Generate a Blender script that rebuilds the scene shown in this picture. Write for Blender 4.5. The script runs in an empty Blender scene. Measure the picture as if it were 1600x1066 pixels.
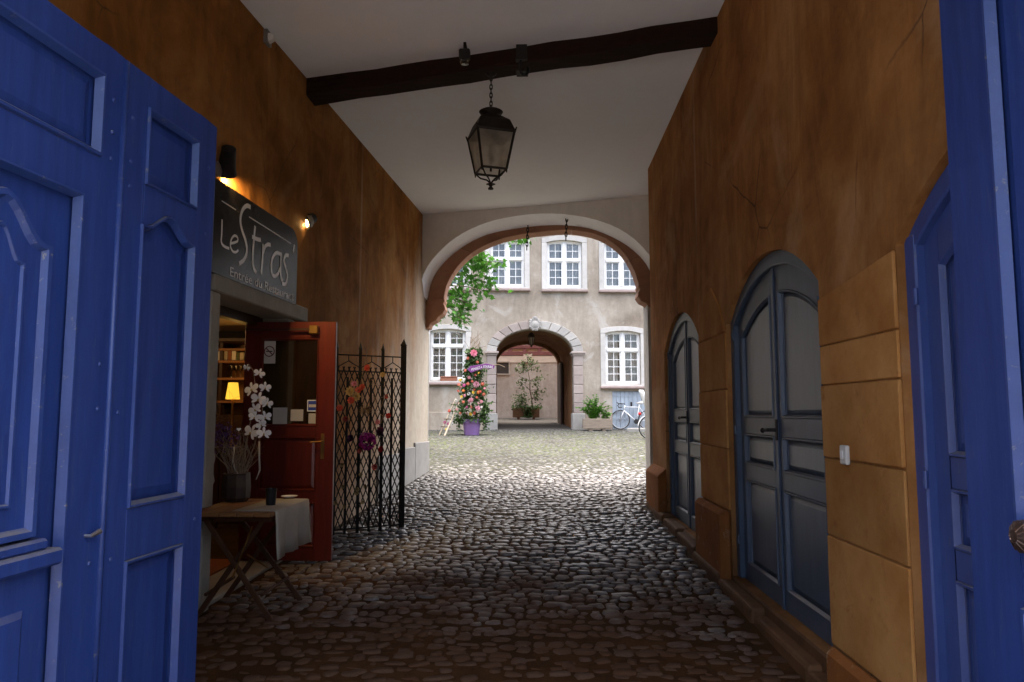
import bpy, bmesh, math, random
from math import sin, cos, pi, radians, atan, tan, sqrt
from mathutils import Vector, Matrix, Euler

random.seed(7)
S = bpy.context.scene
COL = S.collection
V = Vector

# ------------------------------------------------------------------ camera, world, sun, exposure
F, CX, CY, EYE = 1155.6, 800.0, 533.0, 1.62
YAW, PITCH = atan(40 / F), atan(112 / F)
cd = bpy.data.cameras.new('camera')
cam = bpy.data.objects.new('camera', cd)
COL.objects.link(cam)
cam.location = (0, 0, EYE)
cam.rotation_euler = (pi / 2 + PITCH, 0, YAW)
cd.sensor_width = 36.0
cd.lens = 36.0 * F / 1600.0
cd.clip_start, cd.clip_end = 0.05, 500
S.camera = cam
RM = Euler((pi / 2 + PITCH, 0, YAW)).to_matrix()

SUN_EL, SUN_AZ = 76, 8          # light overcast: high and soft
w = bpy.data.worlds.new('World')
S.world = w
w.use_nodes = True
nt = w.node_tree
nt.nodes.clear()
sky = nt.nodes.new('ShaderNodeTexSky')
sky.sky_type = 'NISHITA'
sky.sun_disc = False
sky.sun_elevation = radians(SUN_EL)
sky.sun_rotation = radians(SUN_AZ)
sky.air_density, sky.dust_density, sky.ozone_density = 0.8, 6.0, 0.6
bg = nt.nodes.new('ShaderNodeBackground')
bg.inputs['Strength'].default_value = 0.11
wo = nt.nodes.new('ShaderNodeOutputWorld')
nt.links.new(sky.outputs[0], bg.inputs['Color'])
nt.links.new(bg.outputs[0], wo.inputs['Surface'])
sl = bpy.data.lights.new('sun', 'SUN')
sl.energy, sl.angle, sl.color = 1.5, radians(140), (1.0, 0.96, 0.90)
so = bpy.data.objects.new('sun', sl)
COL.objects.link(so)
az = radians(SUN_AZ)
sd = V((sin(az) * cos(radians(SUN_EL)), cos(az) * cos(radians(SUN_EL)), sin(radians(SUN_EL))))
so.rotation_euler = sd.to_track_quat('Z', 'Y').to_euler()
so.location = (0, 0, 30)
S.view_settings.view_transform = 'Standard'
S.view_settings.look = 'None'
S.view_settings.exposure = 2.8
S.view_settings.gamma = 1.0
S.cycles.use_denoising = True
S.cycles.max_bounces = 10
S.cycles.diffuse_bounces = 6
S.cycles.sample_clamp_indirect = 6.0

# ------------------------------------------------------------------ helpers
def ray(px, py):
    return RM @ V(((px - CX) / F, -(py - CY) / F, -1.0))
EV = V((0, 0, EYE))
def at_y(px, py, Y):
    d = ray(px, py); return EV + d * (Y / d.y)
def at_pl(px, py, p0, n):
    d = ray(px, py); return EV + d * ((p0 - EV).dot(n) / d.dot(n))
SLOPE = 0.039
def fl(y):
    return SLOPE * y
def at_floor(px, py):
    return at_pl(px, py, V((0, 0, 0)), V((0, -SLOPE, 1)))

WLOC = {}
class MB:
    def __init__(s):
        s.v, s.f, s.m = [], [], []
    def add(s, vs, fs, mi=0):
        b = len(s.v)
        s.v += [V(p) for p in vs]
        for f in fs:
            s.f.append(tuple(b + i for i in f)); s.m.append(mi)
        return s
    def box(s, x0, x1, y0, y1, z0, z1, mi=0, fn=None):
        vs = [(x, y, z) for z in (z0, z1) for y in (y0, y1) for x in (x0, x1)]
        if fn: vs = [fn(*p) for p in vs]
        return s.add(vs, [(0, 2, 3, 1), (4, 5, 7, 6), (0, 1, 5, 4), (2, 6, 7, 3), (0, 4, 6, 2), (1, 3, 7, 5)], mi)
    def prism(s, pts, off, mi=0):
        n = len(pts); off = V(off)
        a = [V(p) for p in pts]; b = [p + off for p in a]
        fs = [tuple(range(n)), tuple(range(2 * n - 1, n - 1, -1))]
        fs += [(i, i + n, (i + 1) % n + n, (i + 1) % n) for i in range(n)]
        return s.add(a + b, fs, mi)
    def strip(s, A, B, mi=0, closed=False):
        n = len(A); fs = [(i, i + 1, n + i + 1, n + i) for i in range(n - 1)]
        if closed: fs.append((n - 1, 0, n, 2 * n - 1))
        return s.add(list(A) + list(B), fs, mi)
    def tube(s, path, r, n=8, closed=False, mi=0, flat=None):
        P = [V(p) for p in path]; k = len(P)
        rr = r if isinstance(r, (list, tuple)) else [r] * k
        vs, fs = [], []
        up = None
        for i in range(k):
            if closed: t = P[(i + 1) % k] - P[i - 1]
            else: t = P[min(i + 1, k - 1)] - P[max(i - 1, 0)]
            if t.length < 1e-9: t = V((0, 0, 1))
            t.normalize()
            if up is None:
                up = V((0, 0, 1)) if abs(t.z) < 0.9 else V((1, 0, 0))
            a = t.cross(up)
            if a.length < 1e-4: a = t.cross(V((0.3, 1, 0.2)))
            a.normalize(); b = a.cross(t).normalized(); up = b
            for j in range(n):
                th = 2 * pi * j / n
                vs.append(P[i] + a * (cos(th) * rr[i]) + b * (sin(th) * rr[i]))
        for i in range(k if closed else k - 1):
            i2 = (i + 1) % k
            for j in range(n):
                j2 = (j + 1) % n
                fs.append((i * n + j, i * n + j2, i2 * n + j2, i2 * n + j))
        if not closed:
            fs.append(tuple(range(n - 1, -1, -1)))
            fs.append(tuple((k - 1) * n + j for j in range(n)))
        return s.add(vs, fs, mi)
    def lathe(s, prof, c, n=20, mi=0, ax=None, rot=0.0):
        c = V(c); vs, fs = [], []
        q = V((0, 0, 1)).rotation_difference(V(ax)) if ax is not None else None
        for r, z in prof:
            for j in range(n):
                p = V((r * cos(2 * pi * j / n + rot), r * sin(2 * pi * j / n + rot), z))
                vs.append(c + (q @ p if q else p))
        k = len(prof)
        for i in range(k - 1):
            for j in range(n):
                j2 = (j + 1) % n
                fs.append((i * n + j, i * n + j2, (i + 1) * n + j2, (i + 1) * n + j))
        fs.append(tuple(range(n - 1, -1, -1))); fs.append(tuple((k - 1) * n + j for j in range(n)))
        return s.add(vs, fs, mi)
    def ball(s, c, r, n=8, k=5, mi=0):
        if not isinstance(r, (tuple, list)): r = (r, r, r)
        pr = [(max(1e-4, sin(pi * i / k)), -cos(pi * i / k)) for i in range(k + 1)]
        m = MB().lathe(pr, (0, 0, 0), n)
        return s.add([(c[0] + p.x * r[0], c[1] + p.y * r[1], c[2] + p.z * r[2]) for p in m.v], m.f, mi)
    def cols(s, columns, fn, n0, n1, mi=0):
        """walls and door frames: columns (s0, s1, [(zb0, zb1, zt0, zt1), ...]) mapped by fn(s, z, n)"""
        for (s0, s1, spans) in columns:
            for (a, b, c, d) in spans:
                vs = [fn(s0, a, n0), fn(s1, b, n0), fn(s1, d, n0), fn(s0, c, n0),
                      fn(s0, a, n1), fn(s1, b, n1), fn(s1, d, n1), fn(s0, c, n1)]
                s.add(vs, [(0, 1, 2, 3), (5, 4, 7, 6), (4, 5, 1, 0), (3, 2, 6, 7), (4, 0, 3, 7), (1, 5, 6, 2)], mi)
        return s
    def build(s, name, mat, parent=None, smooth=False, bevel=0, origin=None, seg=1, clean=True, var=None):
        lo = [min(p[i] for p in s.v) for i in range(3)]; hi = [max(p[i] for p in s.v) for i in range(3)]
        c = V(((lo[0] + hi[0]) / 2, (lo[1] + hi[1]) / 2, lo[2])) if origin is None else V(origin)
        me = bpy.data.meshes.new(name)
        me.from_pydata([p - c for p in s.v], [], s.f)
        mats = mat if isinstance(mat, (list, tuple)) else [mat]
        for mm in mats: me.materials.append(mm)
        if len(mats) > 1: me.polygons.foreach_set('material_index', s.m)
        if var is not None:
            at = me.attributes.new('var', 'FLOAT', 'FACE'); at.data.foreach_set('value', var)
        if clean:
            bm = bmesh.new(); bm.from_mesh(me)
            bmesh.ops.remove_doubles(bm, verts=bm.verts, dist=1e-5)
            bmesh.ops.recalc_face_normals(bm, faces=bm.faces)
            bm.to_mesh(me); bm.free()
        if smooth:
            me.polygons.foreach_set('use_smooth', [True] * len(me.polygons))
            if smooth != 'all':
                try: me.set_sharp_from_angle(angle=radians(40))
                except Exception: pass
        o = bpy.data.objects.new(name, me)
        link(o, parent, c)
        if bevel:
            md = o.modifiers.new('bevel', 'BEVEL'); md.width = bevel; md.segments = seg
            md.limit_method = 'ANGLE'; md.angle_limit = radians(40)
        return o
def link(o, parent, c):
    COL.objects.link(o)
    WLOC[o.name] = V(c)
    if parent is not None:
        o.parent = parent; o.location = V(c) - WLOC[parent.name]
    else: o.location = c
    return o
def tag(o, label=None, cat=None, group=None, kind=None):
    if label: o['label'] = label
    if cat: o['category'] = cat
    if group: o['group'] = group
    if kind: o['kind'] = kind
    return o
def thing(name, loc, label, cat, group=None, parent=None):
    o = bpy.data.objects.new(name, None)
    o.empty_display_size = 0.1
    link(o, parent, loc)
    return tag(o, label, cat, group)
def copy_at(o, c, rot=None, scale=None, parent=None):
    """a further piece that shares its mesh"""
    k = o.copy(); link(k, parent, c)
    if rot is not None: k.rotation_euler = rot
    if scale is not None: k.scale = scale if isinstance(scale, (tuple, list)) else (scale,) * 3
    return k
def arc(u0, u1, zs, rise, n=12):
    """segmental arch from (u0, zs) to (u1, zs)"""
    h = (u1 - u0) / 2; R = (h * h + rise * rise) / (2 * rise); zc = zs + rise - R; um = (u0 + u1) / 2
    a = math.asin(min(1, h / R))
    return [(um + R * sin(-a + 2 * a * i / n), zc + R * cos(-a + 2 * a * i / n)) for i in range(n + 1)]
def archz(u, u0, u1, zs, rise):
    h = (u1 - u0) / 2; R = (h * h + rise * rise) / (2 * rise); zc = zs + rise - R; um = (u0 + u1) / 2
    return zc + sqrt(max(0, R * R - (u - um) ** 2))
def lin(a, b, n):
    return [a + (b - a) * i / n for i in range(n + 1)]
def text_geo(txt, size=1.0, extrude=0.0):
    cu = bpy.data.curves.new('t', 'FONT'); cu.body = txt; cu.size = size; cu.extrude = extrude; cu.resolution_u = 3
    o = bpy.data.objects.new('t', cu); COL.objects.link(o)
    dg = bpy.context.evaluated_depsgraph_get()
    me = bpy.data.meshes.new_from_object(o.evaluated_get(dg))
    vs = [tuple(v.co) for v in me.vertices]; fs = [tuple(p.vertices) for p in me.polygons]
    bpy.data.objects.remove(o); bpy.data.curves.remove(cu); bpy.data.meshes.remove(me)
    return vs, fs

# ------------------------------------------------------------------ materials
def newmat(name):
    m = bpy.data.materials.new(name); m.use_nodes = True
    t = m.node_tree
    return m, t, t.nodes['Principled BSDF']
def nd(t, typ, **kw):
    n = t.nodes.new(typ)
    for k, v in kw.items(): setattr(n, k, v)
    return n
def ramp(t, src, stops):
    r = nd(t, 'ShaderNodeValToRGB')
    el = r.color_ramp.elements
    while len(el) < len(stops): el.new(0.5)
    for e, (p, c) in zip(el, stops):
        e.position = p; e.color = (c[0], c[1], c[2], 1) if isinstance(c, (tuple, list)) else (c, c, c, 1)
    t.links.new(src, r.inputs[0]); return r.outputs[0]
def coords(t, scale=(1, 1, 1), rnd=True, world=False):
    mp = nd(t, 'ShaderNodeMapping'); mp.inputs['Scale'].default_value = scale
    if world:
        g = nd(t, 'ShaderNodeNewGeometry'); t.links.new(g.outputs['Position'], mp.inputs['Vector'])
    else:
        tc = nd(t, 'ShaderNodeTexCoord'); t.links.new(tc.outputs['Object'], mp.inputs['Vector'])
    if rnd:
        oi = nd(t, 'ShaderNodeObjectInfo'); mu = nd(t, 'ShaderNodeMath', operation='MULTIPLY'); mu.inputs[1].default_value = 53.0
        t.links.new(oi.outputs['Random'], mu.inputs[0]); t.links.new(mu.outputs[0], mp.inputs['Location'])
    return mp.outputs[0]
def noise(t, vec, scale, detail=6, rough=0.6, dist=0.0):
    n = nd(t, 'ShaderNodeTexNoise'); n.inputs['Scale'].default_value = scale; n.inputs['Detail'].default_value = detail
    n.inputs['Roughness'].default_value = rough; n.inputs['Distortion'].default_value = dist
    t.links.new(vec, n.inputs['Vector']); return n.outputs[0]
def mixc(t, f, a, b, mode='MIX'):
    m = nd(t, 'ShaderNodeMix', data_type='RGBA', blend_type=mode)
    for s, x in ((m.inputs[0], f), (m.inputs[6], a), (m.inputs[7], b)):
        if hasattr(x, 'is_linked') or hasattr(x, 'links'): t.links.new(x, s)
        elif isinstance(x, (tuple, list)): s.default_value = (x[0], x[1], x[2], 1)
        else: s.default_value = x
    return m.outputs[2]
def bump(t, bs, h, strength=0.3, dist=0.01, prev=None):
    b = nd(t, 'ShaderNodeBump'); b.inputs['Strength'].default_value = strength; b.inputs['Distance'].default_value = dist
    t.links.new(h, b.inputs['Height'])
    if prev is not None: t.links.new(prev, b.inputs['Normal'])
    t.links.new(b.outputs[0], bs.inputs['Normal']); return b.outputs[0]
def pmat(name, c1, c2=None, scale=4.0, rough=0.7, bmp=0.25, bscale=40.0, bdist=0.004, metal=0.0, spec=0.4, var=0.0,
         stretch=(1, 1, 1), wear=None, rough2=None):
    """two-tone mottled surface with fine relief; var = brightness spread between pieces; wear = (colour, amount)"""
    m, t, bs = newmat(name)
    c2 = c2 or tuple(x * 0.75 for x in c1)
    vec = coords(t, stretch)
    n1 = noise(t, vec, scale, 8, 0.65)
    colr = ramp(t, n1, [(0.3, c1), (0.7, c2)])
    if wear:
        n3 = noise(t, vec, scale * 3.1, 10, 0.75, 0.4)
        colr = mixc(t, ramp(t, n3, [(0.62 - 0.12 * wear[1], 0.0), (0.72 - 0.12 * wear[1], 1.0)]), colr, wear[0])
    if var:
        oi = nd(t, 'ShaderNodeObjectInfo'); at = nd(t, 'ShaderNodeAttribute', attribute_name='var')
        ad = nd(t, 'ShaderNodeMath', operation='ADD'); t.links.new(oi.outputs['Random'], ad.inputs[0]); t.links.new(at.outputs['Fac'], ad.inputs[1])
        fr = nd(t, 'ShaderNodeMath', operation='FRACT'); t.links.new(ad.outputs[0], fr.inputs[0])
        mr = nd(t, 'ShaderNodeMapRange'); mr.inputs[3].default_value = 1 - var; mr.inputs[4].default_value = 1 + var
        t.links.new(fr.outputs[0], mr.inputs[0])
        hs = nd(t, 'ShaderNodeHueSaturation'); t.links.new(mr.outputs[0], hs.inputs['Value']); t.links.new(colr, hs.inputs['Color'])
        colr = hs.outputs[0]
    t.links.new(colr, bs.inputs['Base Color'])
    n2 = noise(t, vec, bscale, 6, 0.6)
    if bmp: bump(t, bs, n2, bmp, bdist)
    if rough2 is not None:
        t.links.new(ramp(t, n1, [(0.3, rough), (0.7, rough2)]), bs.inputs['Roughness'])
    else: bs.inputs['Roughness'].default_value = rough
    bs.inputs['Metallic'].default_value = metal
    bs.inputs['Specular IOR Level'].default_value = spec
    return m
def plaster(name, cols3, streak=0.5, rough=0.85, blot=1.2, patch=None, relief=0.5, bare=None, aged=0.0, mott=0.35):
    """old limewash: broad blotches, vertical runs, trowel relief"""
    m, t, bs = newmat(name)
    v = coords(t, (1, 1, 1), rnd=False, world=True)
    vs = coords(t, (2.1, 2.1, 0.42), rnd=False, world=True)
    n1 = noise(t, v, blot, 9, 0.62, 0.6)
    base = ramp(t, n1, [(0.28, cols3[0]), (0.5, cols3[1]), (0.74, cols3[2])])
    n2 = noise(t, vs, 1.3, 10, 0.72, 1.2)
    base = mixc(t, streak, base, ramp(t, n2, [(0.3, 0.45), (0.55, 1.0), (0.75, 1.25)]), 'MULTIPLY')
    n3 = noise(t, v, 7.0, 8, 0.7)
    base = mixc(t, mott, base, ramp(t, n3, [(0.3, 0.6), (0.7, 1.2)]), 'MULTIPLY')
    if patch:
        n4 = noise(t, v, 0.9, 7, 0.6, 0.9)
        base = mixc(t, ramp(t, n4, [(0.56, 0.0), (0.68, patch[1])]), base, patch[0])
    if aged:      # hairline cracks, pale runs from leaks, splash dirt at the foot
        vd = nd(t, 'ShaderNodeMix', data_type='RGBA'); vd.inputs[0].default_value = .12; t.links.new(v, vd.inputs[6])
        nz = nd(t, 'ShaderNodeTexNoise'); nz.inputs['Scale'].default_value = 3.0; nz.inputs['Detail'].default_value = 5; t.links.new(v, nz.inputs['Vector']); t.links.new(nz.outputs['Color'], vd.inputs[7])
        vo = nd(t, 'ShaderNodeTexVoronoi', feature='DISTANCE_TO_EDGE'); vo.inputs['Scale'].default_value = .85; t.links.new(vd.outputs[2], vo.inputs['Vector'])
        ck = mixc(t, 1.0, ramp(t, vo.outputs['Distance'], [(0.0, 1.0), (0.006, 0.0)]), ramp(t, noise(t, v, .8, 3), [(.5, 0.0), (.62, aged)]), 'MULTIPLY')
        base = mixc(t, ck, base, (0.05, 0.03, 0.02))
        run = mixc(t, 1.0, ramp(t, noise(t, coords(t, (7, 7, .10), False, True), 1.0, 4, .5), [(.66, 0.0), (.76, .35 * aged)]), ramp(t, noise(t, v, .6, 4), [(.45, 0.0), (.6, 1.0)]), 'MULTIPLY')
        base = mixc(t, run, base, (0.62, 0.50, 0.38))
        g0 = nd(t, 'ShaderNodeNewGeometry'); s0 = nd(t, 'ShaderNodeSeparateXYZ'); t.links.new(g0.outputs['Position'], s0.inputs[0])
        h1_ = nd(t, 'ShaderNodeMath', operation='MULTIPLY_ADD'); h1_.inputs[1].default_value = 1.6; t.links.new(noise(t, v, 1.7, 9, .7, .5), h1_.inputs[0]); t.links.new(s0.outputs['Z'], h1_.inputs[2])
        mr0 = nd(t, 'ShaderNodeMapRange'); mr0.inputs[1].default_value = 2.05; mr0.inputs[2].default_value = 0.85; mr0.inputs[4].default_value = .7 * aged; t.links.new(h1_.outputs[0], mr0.inputs[0])
        base = mixc(t, mr0.outputs[0], base, (0.10, 0.05, 0.025))
    if bare:      # paint lost to bare render beyond a certain point along the wall, ragged edge, higher up it survives longer
        g = nd(t, 'ShaderNodeNewGeometry'); sx = nd(t, 'ShaderNodeSeparateXYZ'); t.links.new(g.outputs['Position'], sx.inputs[0])
        a1 = nd(t, 'ShaderNodeMath', operation='MULTIPLY_ADD'); a1.inputs[1].default_value = -1.15; t.links.new(sx.outputs['Z'], a1.inputs[0]); t.links.new(sx.outputs['Y'], a1.inputs[2])
        a2 = nd(t, 'ShaderNodeMath', operation='MULTIPLY_ADD'); a2.inputs[1].default_value = 5.0; t.links.new(noise(t, vs, 1.0, 9, 0.7, 0.5), a2.inputs[0]); t.links.new(a1.outputs[0], a2.inputs[2])
        mr = nd(t, 'ShaderNodeMapRange'); mr.inputs[1].default_value = bare[1]; mr.inputs[2].default_value = bare[2]; t.links.new(a2.outputs[0], mr.inputs[0])
        base = mixc(t, mr.outputs[0], base, mixc(t, 0.5, bare[0], ramp(t, n3, [(0.3, 0.7), (0.7, 1.15)]), 'MULTIPLY'))
    t.links.new(base, bs.inputs['Base Color'])
    bs.inputs['Roughness'].default_value = rough
    bs.inputs['Specular IOR Level'].default_value = 0.06
    b1 = bump(t, bs, noise(t, v, 2.2, 4, 0.5), relief, 0.05)
    bump(t, bs, noise(t, v, 38, 8, 0.65), 0.35, 0.006, b1)
    return m
def glassy(name, tint=(0.9, 0.95, 1.0), refl=0.12, rough=0.02):
    m, t, bs = newmat(name)
    t.nodes.remove(bs)
    tr = nd(t, 'ShaderNodeBsdfTransparent'); tr.inputs[0].default_value = (*tint, 1)
    gl = nd(t, 'ShaderNodeBsdfGlossy'); gl.inputs['Roughness'].default_value = rough; gl.inputs[0].default_value = (0.95, 0.95, 0.95, 1)
    fr = nd(t, 'ShaderNodeFresnel'); fr.inputs[0].default_value = 1.5
    ad = nd(t, 'ShaderNodeMath', operation='ADD'); ad.inputs[1].default_value = refl; t.links.new(fr.outputs[0], ad.inputs[0])
    mx = nd(t, 'ShaderNodeMixShader'); t.links.new(ad.outputs[0], mx.inputs[0]); t.links.new(tr.outputs[0], mx.inputs[1]); t.links.new(gl.outputs[0], mx.inputs[2])
    t.links.new(mx.outputs[0], t.nodes['Material Output'].inputs[0])
    return m
def leafmat(name, c1, c2, var=0.35):
    m = pmat(name, c1, c2, 3.0, 0.5, 0.0, spec=0.35, var=var)
    bs = m.node_tree.nodes['Principled BSDF']
    t = m.node_tree
    tl = nd(t, 'ShaderNodeBsdfTranslucent'); mx = nd(t, 'ShaderNodeMixShader'); mx.inputs[0].default_value = 0.35
    src = bs.inputs['Base Color'].links[0].from_socket
    t.links.new(src, tl.inputs[0]); t.links.new(bs.outputs[0], mx.inputs[1]); t.links.new(tl.outputs[0], mx.inputs[2])
    t.links.new(mx.outputs[0], t.nodes['Material Output'].inputs[0])
    return m
def glow(name, colr, strength):
    m, t, bs = newmat(name)
    bs.inputs['Base Color'].default_value = (*colr, 1)
    bs.inputs['Emission Color'].default_value = (*colr, 1); bs.inputs['Emission Strength'].default_value = strength
    bs.inputs['Roughness'].default_value = 0.6
    return m

def frosted():
    m, t, bs = newmat('frosted_lantern_glass')
    t.nodes.remove(bs)
    v = coords(t)
    tr = nd(t, 'ShaderNodeBsdfTransparent'); tr.inputs[0].default_value = (.9, .87, .8, 1)
    df = nd(t, 'ShaderNodeBsdfDiffuse'); df.inputs[0].default_value = (.6, .55, .46, 1)
    tl = nd(t, 'ShaderNodeBsdfTranslucent'); tl.inputs[0].default_value = (.8, .75, .65, 1)
    m1 = nd(t, 'ShaderNodeMixShader'); m1.inputs[0].default_value = .75; t.links.new(df.outputs[0], m1.inputs[1]); t.links.new(tl.outputs[0], m1.inputs[2])
    mx = nd(t, 'ShaderNodeMixShader'); t.links.new(ramp(t, noise(t, v, 7, 5), [(.3, .45), (.7, .8)]), mx.inputs[0]); t.links.new(tr.outputs[0], mx.inputs[1]); t.links.new(m1.outputs[0], mx.inputs[2])
    t.links.new(mx.outputs[0], t.nodes['Material Output'].inputs[0])
    return m
M = {}
M['wall_l'] = plaster('ochre_limewash', [(0.145, 0.055, 0.013), (0.27, 0.112, 0.028), (0.41, 0.20, 0.065)], 0.6, patch=((0.36, 0.21, 0.09), 0.35), bare=((0.44, 0.385, 0.31), 9.6, 13.0), aged=.8)
M['wall_r'] = plaster('rust_limewash', [(0.21, 0.085, 0.024), (0.35, 0.155, 0.049), (0.49, 0.25, 0.095)], 0.6, patch=((0.50, 0.30, 0.16), 0.45), aged=1.0)
M['grey_plaster'] = plaster('grey_plaster', [(0.30, 0.285, 0.26), (0.40, 0.38, 0.35), (0.47, 0.45, 0.42)], 0.5)
M['ceiling'] = plaster('ceiling_paint', [(0.79, 0.80, 0.82), (0.81, 0.82, 0.84), (0.82, 0.83, 0.85)], 0.0, blot=0.7, relief=0.06, mott=0.06)
M['cream'] = plaster('cream_paint', [(0.78, 0.745, 0.69), (0.82, 0.79, 0.735), (0.84, 0.815, 0.77)], 0.12, relief=0.12, mott=0.12)
M['whitewash'] = plaster('whitewash', [(0.84, 0.85, 0.88), (0.87, 0.88, 0.91), (0.88, 0.89, 0.92)], 0.1, relief=0.1, mott=0.08)
M['facade'] = plaster('courtyard_render', [(0.25, 0.205, 0.16), (0.37, 0.315, 0.255), (0.50, 0.445, 0.38)], 0.35, blot=0.5, patch=((0.46, 0.425, 0.385), 0.85))
M['backwall'] = plaster('back_render', [(0.36, 0.32, 0.28), (0.43, 0.39, 0.35), (0.48, 0.45, 0.41)], 0.35)
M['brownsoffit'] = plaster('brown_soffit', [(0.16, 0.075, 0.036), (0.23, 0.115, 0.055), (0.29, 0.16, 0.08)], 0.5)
M['rednstone'] = pmat('red_sandstone', (0.36, 0.185, 0.115), (0.26, 0.125, 0.075), 3.0, 0.85, 0.5, 60, 0.006, var=0.12)
M['ashlar'] = pmat('painted_ashlar', (0.50, 0.26, 0.09), (0.30, 0.12, 0.03), 1.8, 0.85, 0.6, 26, 0.010, spec=0.06, var=0.16, wear=((0.34, 0.15, 0.05), 0.45))
M['plinth'] = pmat('painted_plinth', (0.28, 0.105, 0.03), (0.19, 0.068, 0.02), 3.0, 0.85, 0.6, 30, 0.01, spec=0.08, var=0.1, wear=((0.33, 0.25, 0.17), 0.35))
M['greystone'] = pmat('grey_stone', (0.32, 0.31, 0.29), (0.24, 0.23, 0.215), 4.0, 0.85, 0.4, 50, 0.005, var=0.1)
M['pinkstone'] = pmat('pink_sandstone', (0.37, 0.31, 0.28), (0.30, 0.245, 0.22), 5.0, 0.85, 0.4, 70, 0.005, var=0.14)
M['palestone'] = pmat('pale_stone', (0.58, 0.555, 0.52), (0.48, 0.45, 0.42), 5.0, 0.85, 0.4, 70, 0.005, var=0.1)
M['archstone'] = pmat('arch_stone', (0.45, 0.425, 0.395), (0.36, 0.335, 0.31), 5.0, 0.9, 0.4, 70, 0.005, var=0.12, spec=0.15)
M['sill'] = pmat('sill_stone', (0.36, 0.275, 0.25), (0.28, 0.21, 0.19), 6.0, 0.85, 0.3, 60, 0.004)
M['lintel'] = pmat('lintel_stone', (0.36, 0.33, 0.27), (0.27, 0.24, 0.19), 5.0, 0.8, 0.4, 60, 0.004)
M['gate_blue'] = pmat('gate_blue_paint', (0.022, 0.050, 0.215), (0.014, 0.032, 0.145), 2.2, 0.42, 0.35, 110, 0.002, spec=0.3, stretch=(7, 7, 0.8), wear=((0.04, 0.065, 0.18), 0.45), rough2=0.6)
M['gate_edge'] = pmat('gate_worn_highlight_blue', (0.027, 0.056, 0.21), (0.017, 0.038, 0.155), 9.0, 0.4, 0.3, 90, 0.002, spec=0.5, wear=((0.20, 0.19, 0.17), 0.2))  # slightly paler blue paints highlights on the mouldings; grey specks are wear
M['door_grey'] = pmat('door_grey_blue', (0.066, 0.094, 0.142), (0.044, 0.064, 0.102), 3.0, 0.42, 0.25, 90, 0.002, spec=0.5, stretch=(5, 5, 1), wear=((0.05, 0.06, 0.075), 0.3))
M['door_panel'] = pmat('door_panel_grey', (0.068, 0.096, 0.142), (0.042, 0.062, 0.10), 2.4, 0.32, 0.25, 70, 0.002, spec=0.5, stretch=(7, 7, 1), wear=((0.06, 0.07, 0.085), 0.3))
M['door_blue'] = pmat('door_deep_blue', (0.05, 0.085, 0.27), (0.035, 0.06, 0.21), 3.0, 0.4, 0.25, 90, 0.002, spec=0.5, stretch=(5, 5, 1), wear=((0.12, 0.12, 0.13), 0.2))
def dusty(m, colr=(0.17, 0.155, 0.13)):
    # dust lying on the upward faces of ledges and mouldings
    t = m.node_tree; bs = t.nodes['Principled BSDF']; src = bs.inputs['Base Color'].links[0].from_socket
    g = nd(t, 'ShaderNodeNewGeometry'); sx = nd(t, 'ShaderNodeSeparateXYZ'); t.links.new(g.outputs['True Normal'], sx.inputs[0])
    f = mixc(t, 1.0, ramp(t, sx.outputs['Z'], [(.35, 0.0), (.8, .75)]), ramp(t, noise(t, g.outputs['Position'], 9, 6), [(.3, .35), (.6, 1.0)]), 'MULTIPLY')
    t.links.new(mixc(t, f, src, colr), bs.inputs['Base Color'])
for k_ in ('gate_blue', 'gate_edge', 'door_grey', 'door_panel', 'door_blue'): dusty(M[k_])
M['iron'] = pmat('black_iron', (0.012, 0.011, 0.011), (0.02, 0.017, 0.015), 20, 0.6, 0.3, 120, 0.002, metal=0.0, spec=0.25)
M['lanterniron'] = pmat('lantern_iron', (0.02, 0.017, 0.014), (0.04, 0.03, 0.022), 20, 0.5, 0.3, 100, 0.002, metal=0.5)
M['beam'] = pmat('dark_beam', (0.035, 0.016, 0.009), (0.014, 0.007, 0.005), 4, 0.8, 0.9, 14, 0.02, spec=0.1, stretch=(0.6, 8, 8))
M['redwood'] = pmat('red_varnish', (0.125, 0.013, 0.005), (0.07, 0.008, 0.003), 3, 0.35, 0.3, 20, 0.002, spec=0.5, stretch=(8, 8, 0.8))
M['darkwood'] = pmat('dark_wood', (0.055, 0.022, 0.012), (0.03, 0.013, 0.008), 3, 0.45, 0.4, 20, 0.003, stretch=(8, 8, 1))
M['tablewood'] = pmat('table_wood', (0.29, 0.135, 0.048), (0.17, 0.074, 0.026), 3, 0.6, 0.4, 18, 0.003, spec=0.2, stretch=(2, 10, 10), var=0.15)
M['legwood'] = pmat('leg_wood', (0.085, 0.036, 0.017), (0.045, 0.02, 0.01), 3, 0.7, 0.4, 18, 0.003, spec=0.12, stretch=(10, 10, 2), var=0.15)
M['shelfwood'] = pmat('shelf_wood', (0.35, 0.16, 0.06), (0.25, 0.11, 0.04), 3, 0.5, 0.3, 18, 0.003)
M['linen'] = pmat('linen', (0.42, 0.37, 0.30), (0.35, 0.31, 0.25), 6, 0.95, 0.5, 300, 0.001)
M['brass'] = pmat('brass', (0.45, 0.27, 0.09), (0.3, 0.17, 0.05), 20, 0.35, 0.1, 80, 0.001, metal=0.9)
M['potmetal'] = pmat('pot_metal', (0.09, 0.065, 0.05), (0.05, 0.035, 0.028), 12, 0.4, 0.4, 60, 0.003, metal=0.5)
M['blackcup'] = pmat('black_cup', (0.012, 0.013, 0.015), (0.02, 0.02, 0.022), 8, 0.3, 0.05, 60)
M['china'] = pmat('white_china', (0.72, 0.71, 0.69), (0.66, 0.65, 0.63), 8, 0.25, 0.02, 60)
M['white'] = pmat('white_paint', (0.82, 0.81, 0.79), (0.75, 0.74, 0.72), 8, 0.4, 0.15, 90, 0.001)
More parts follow.
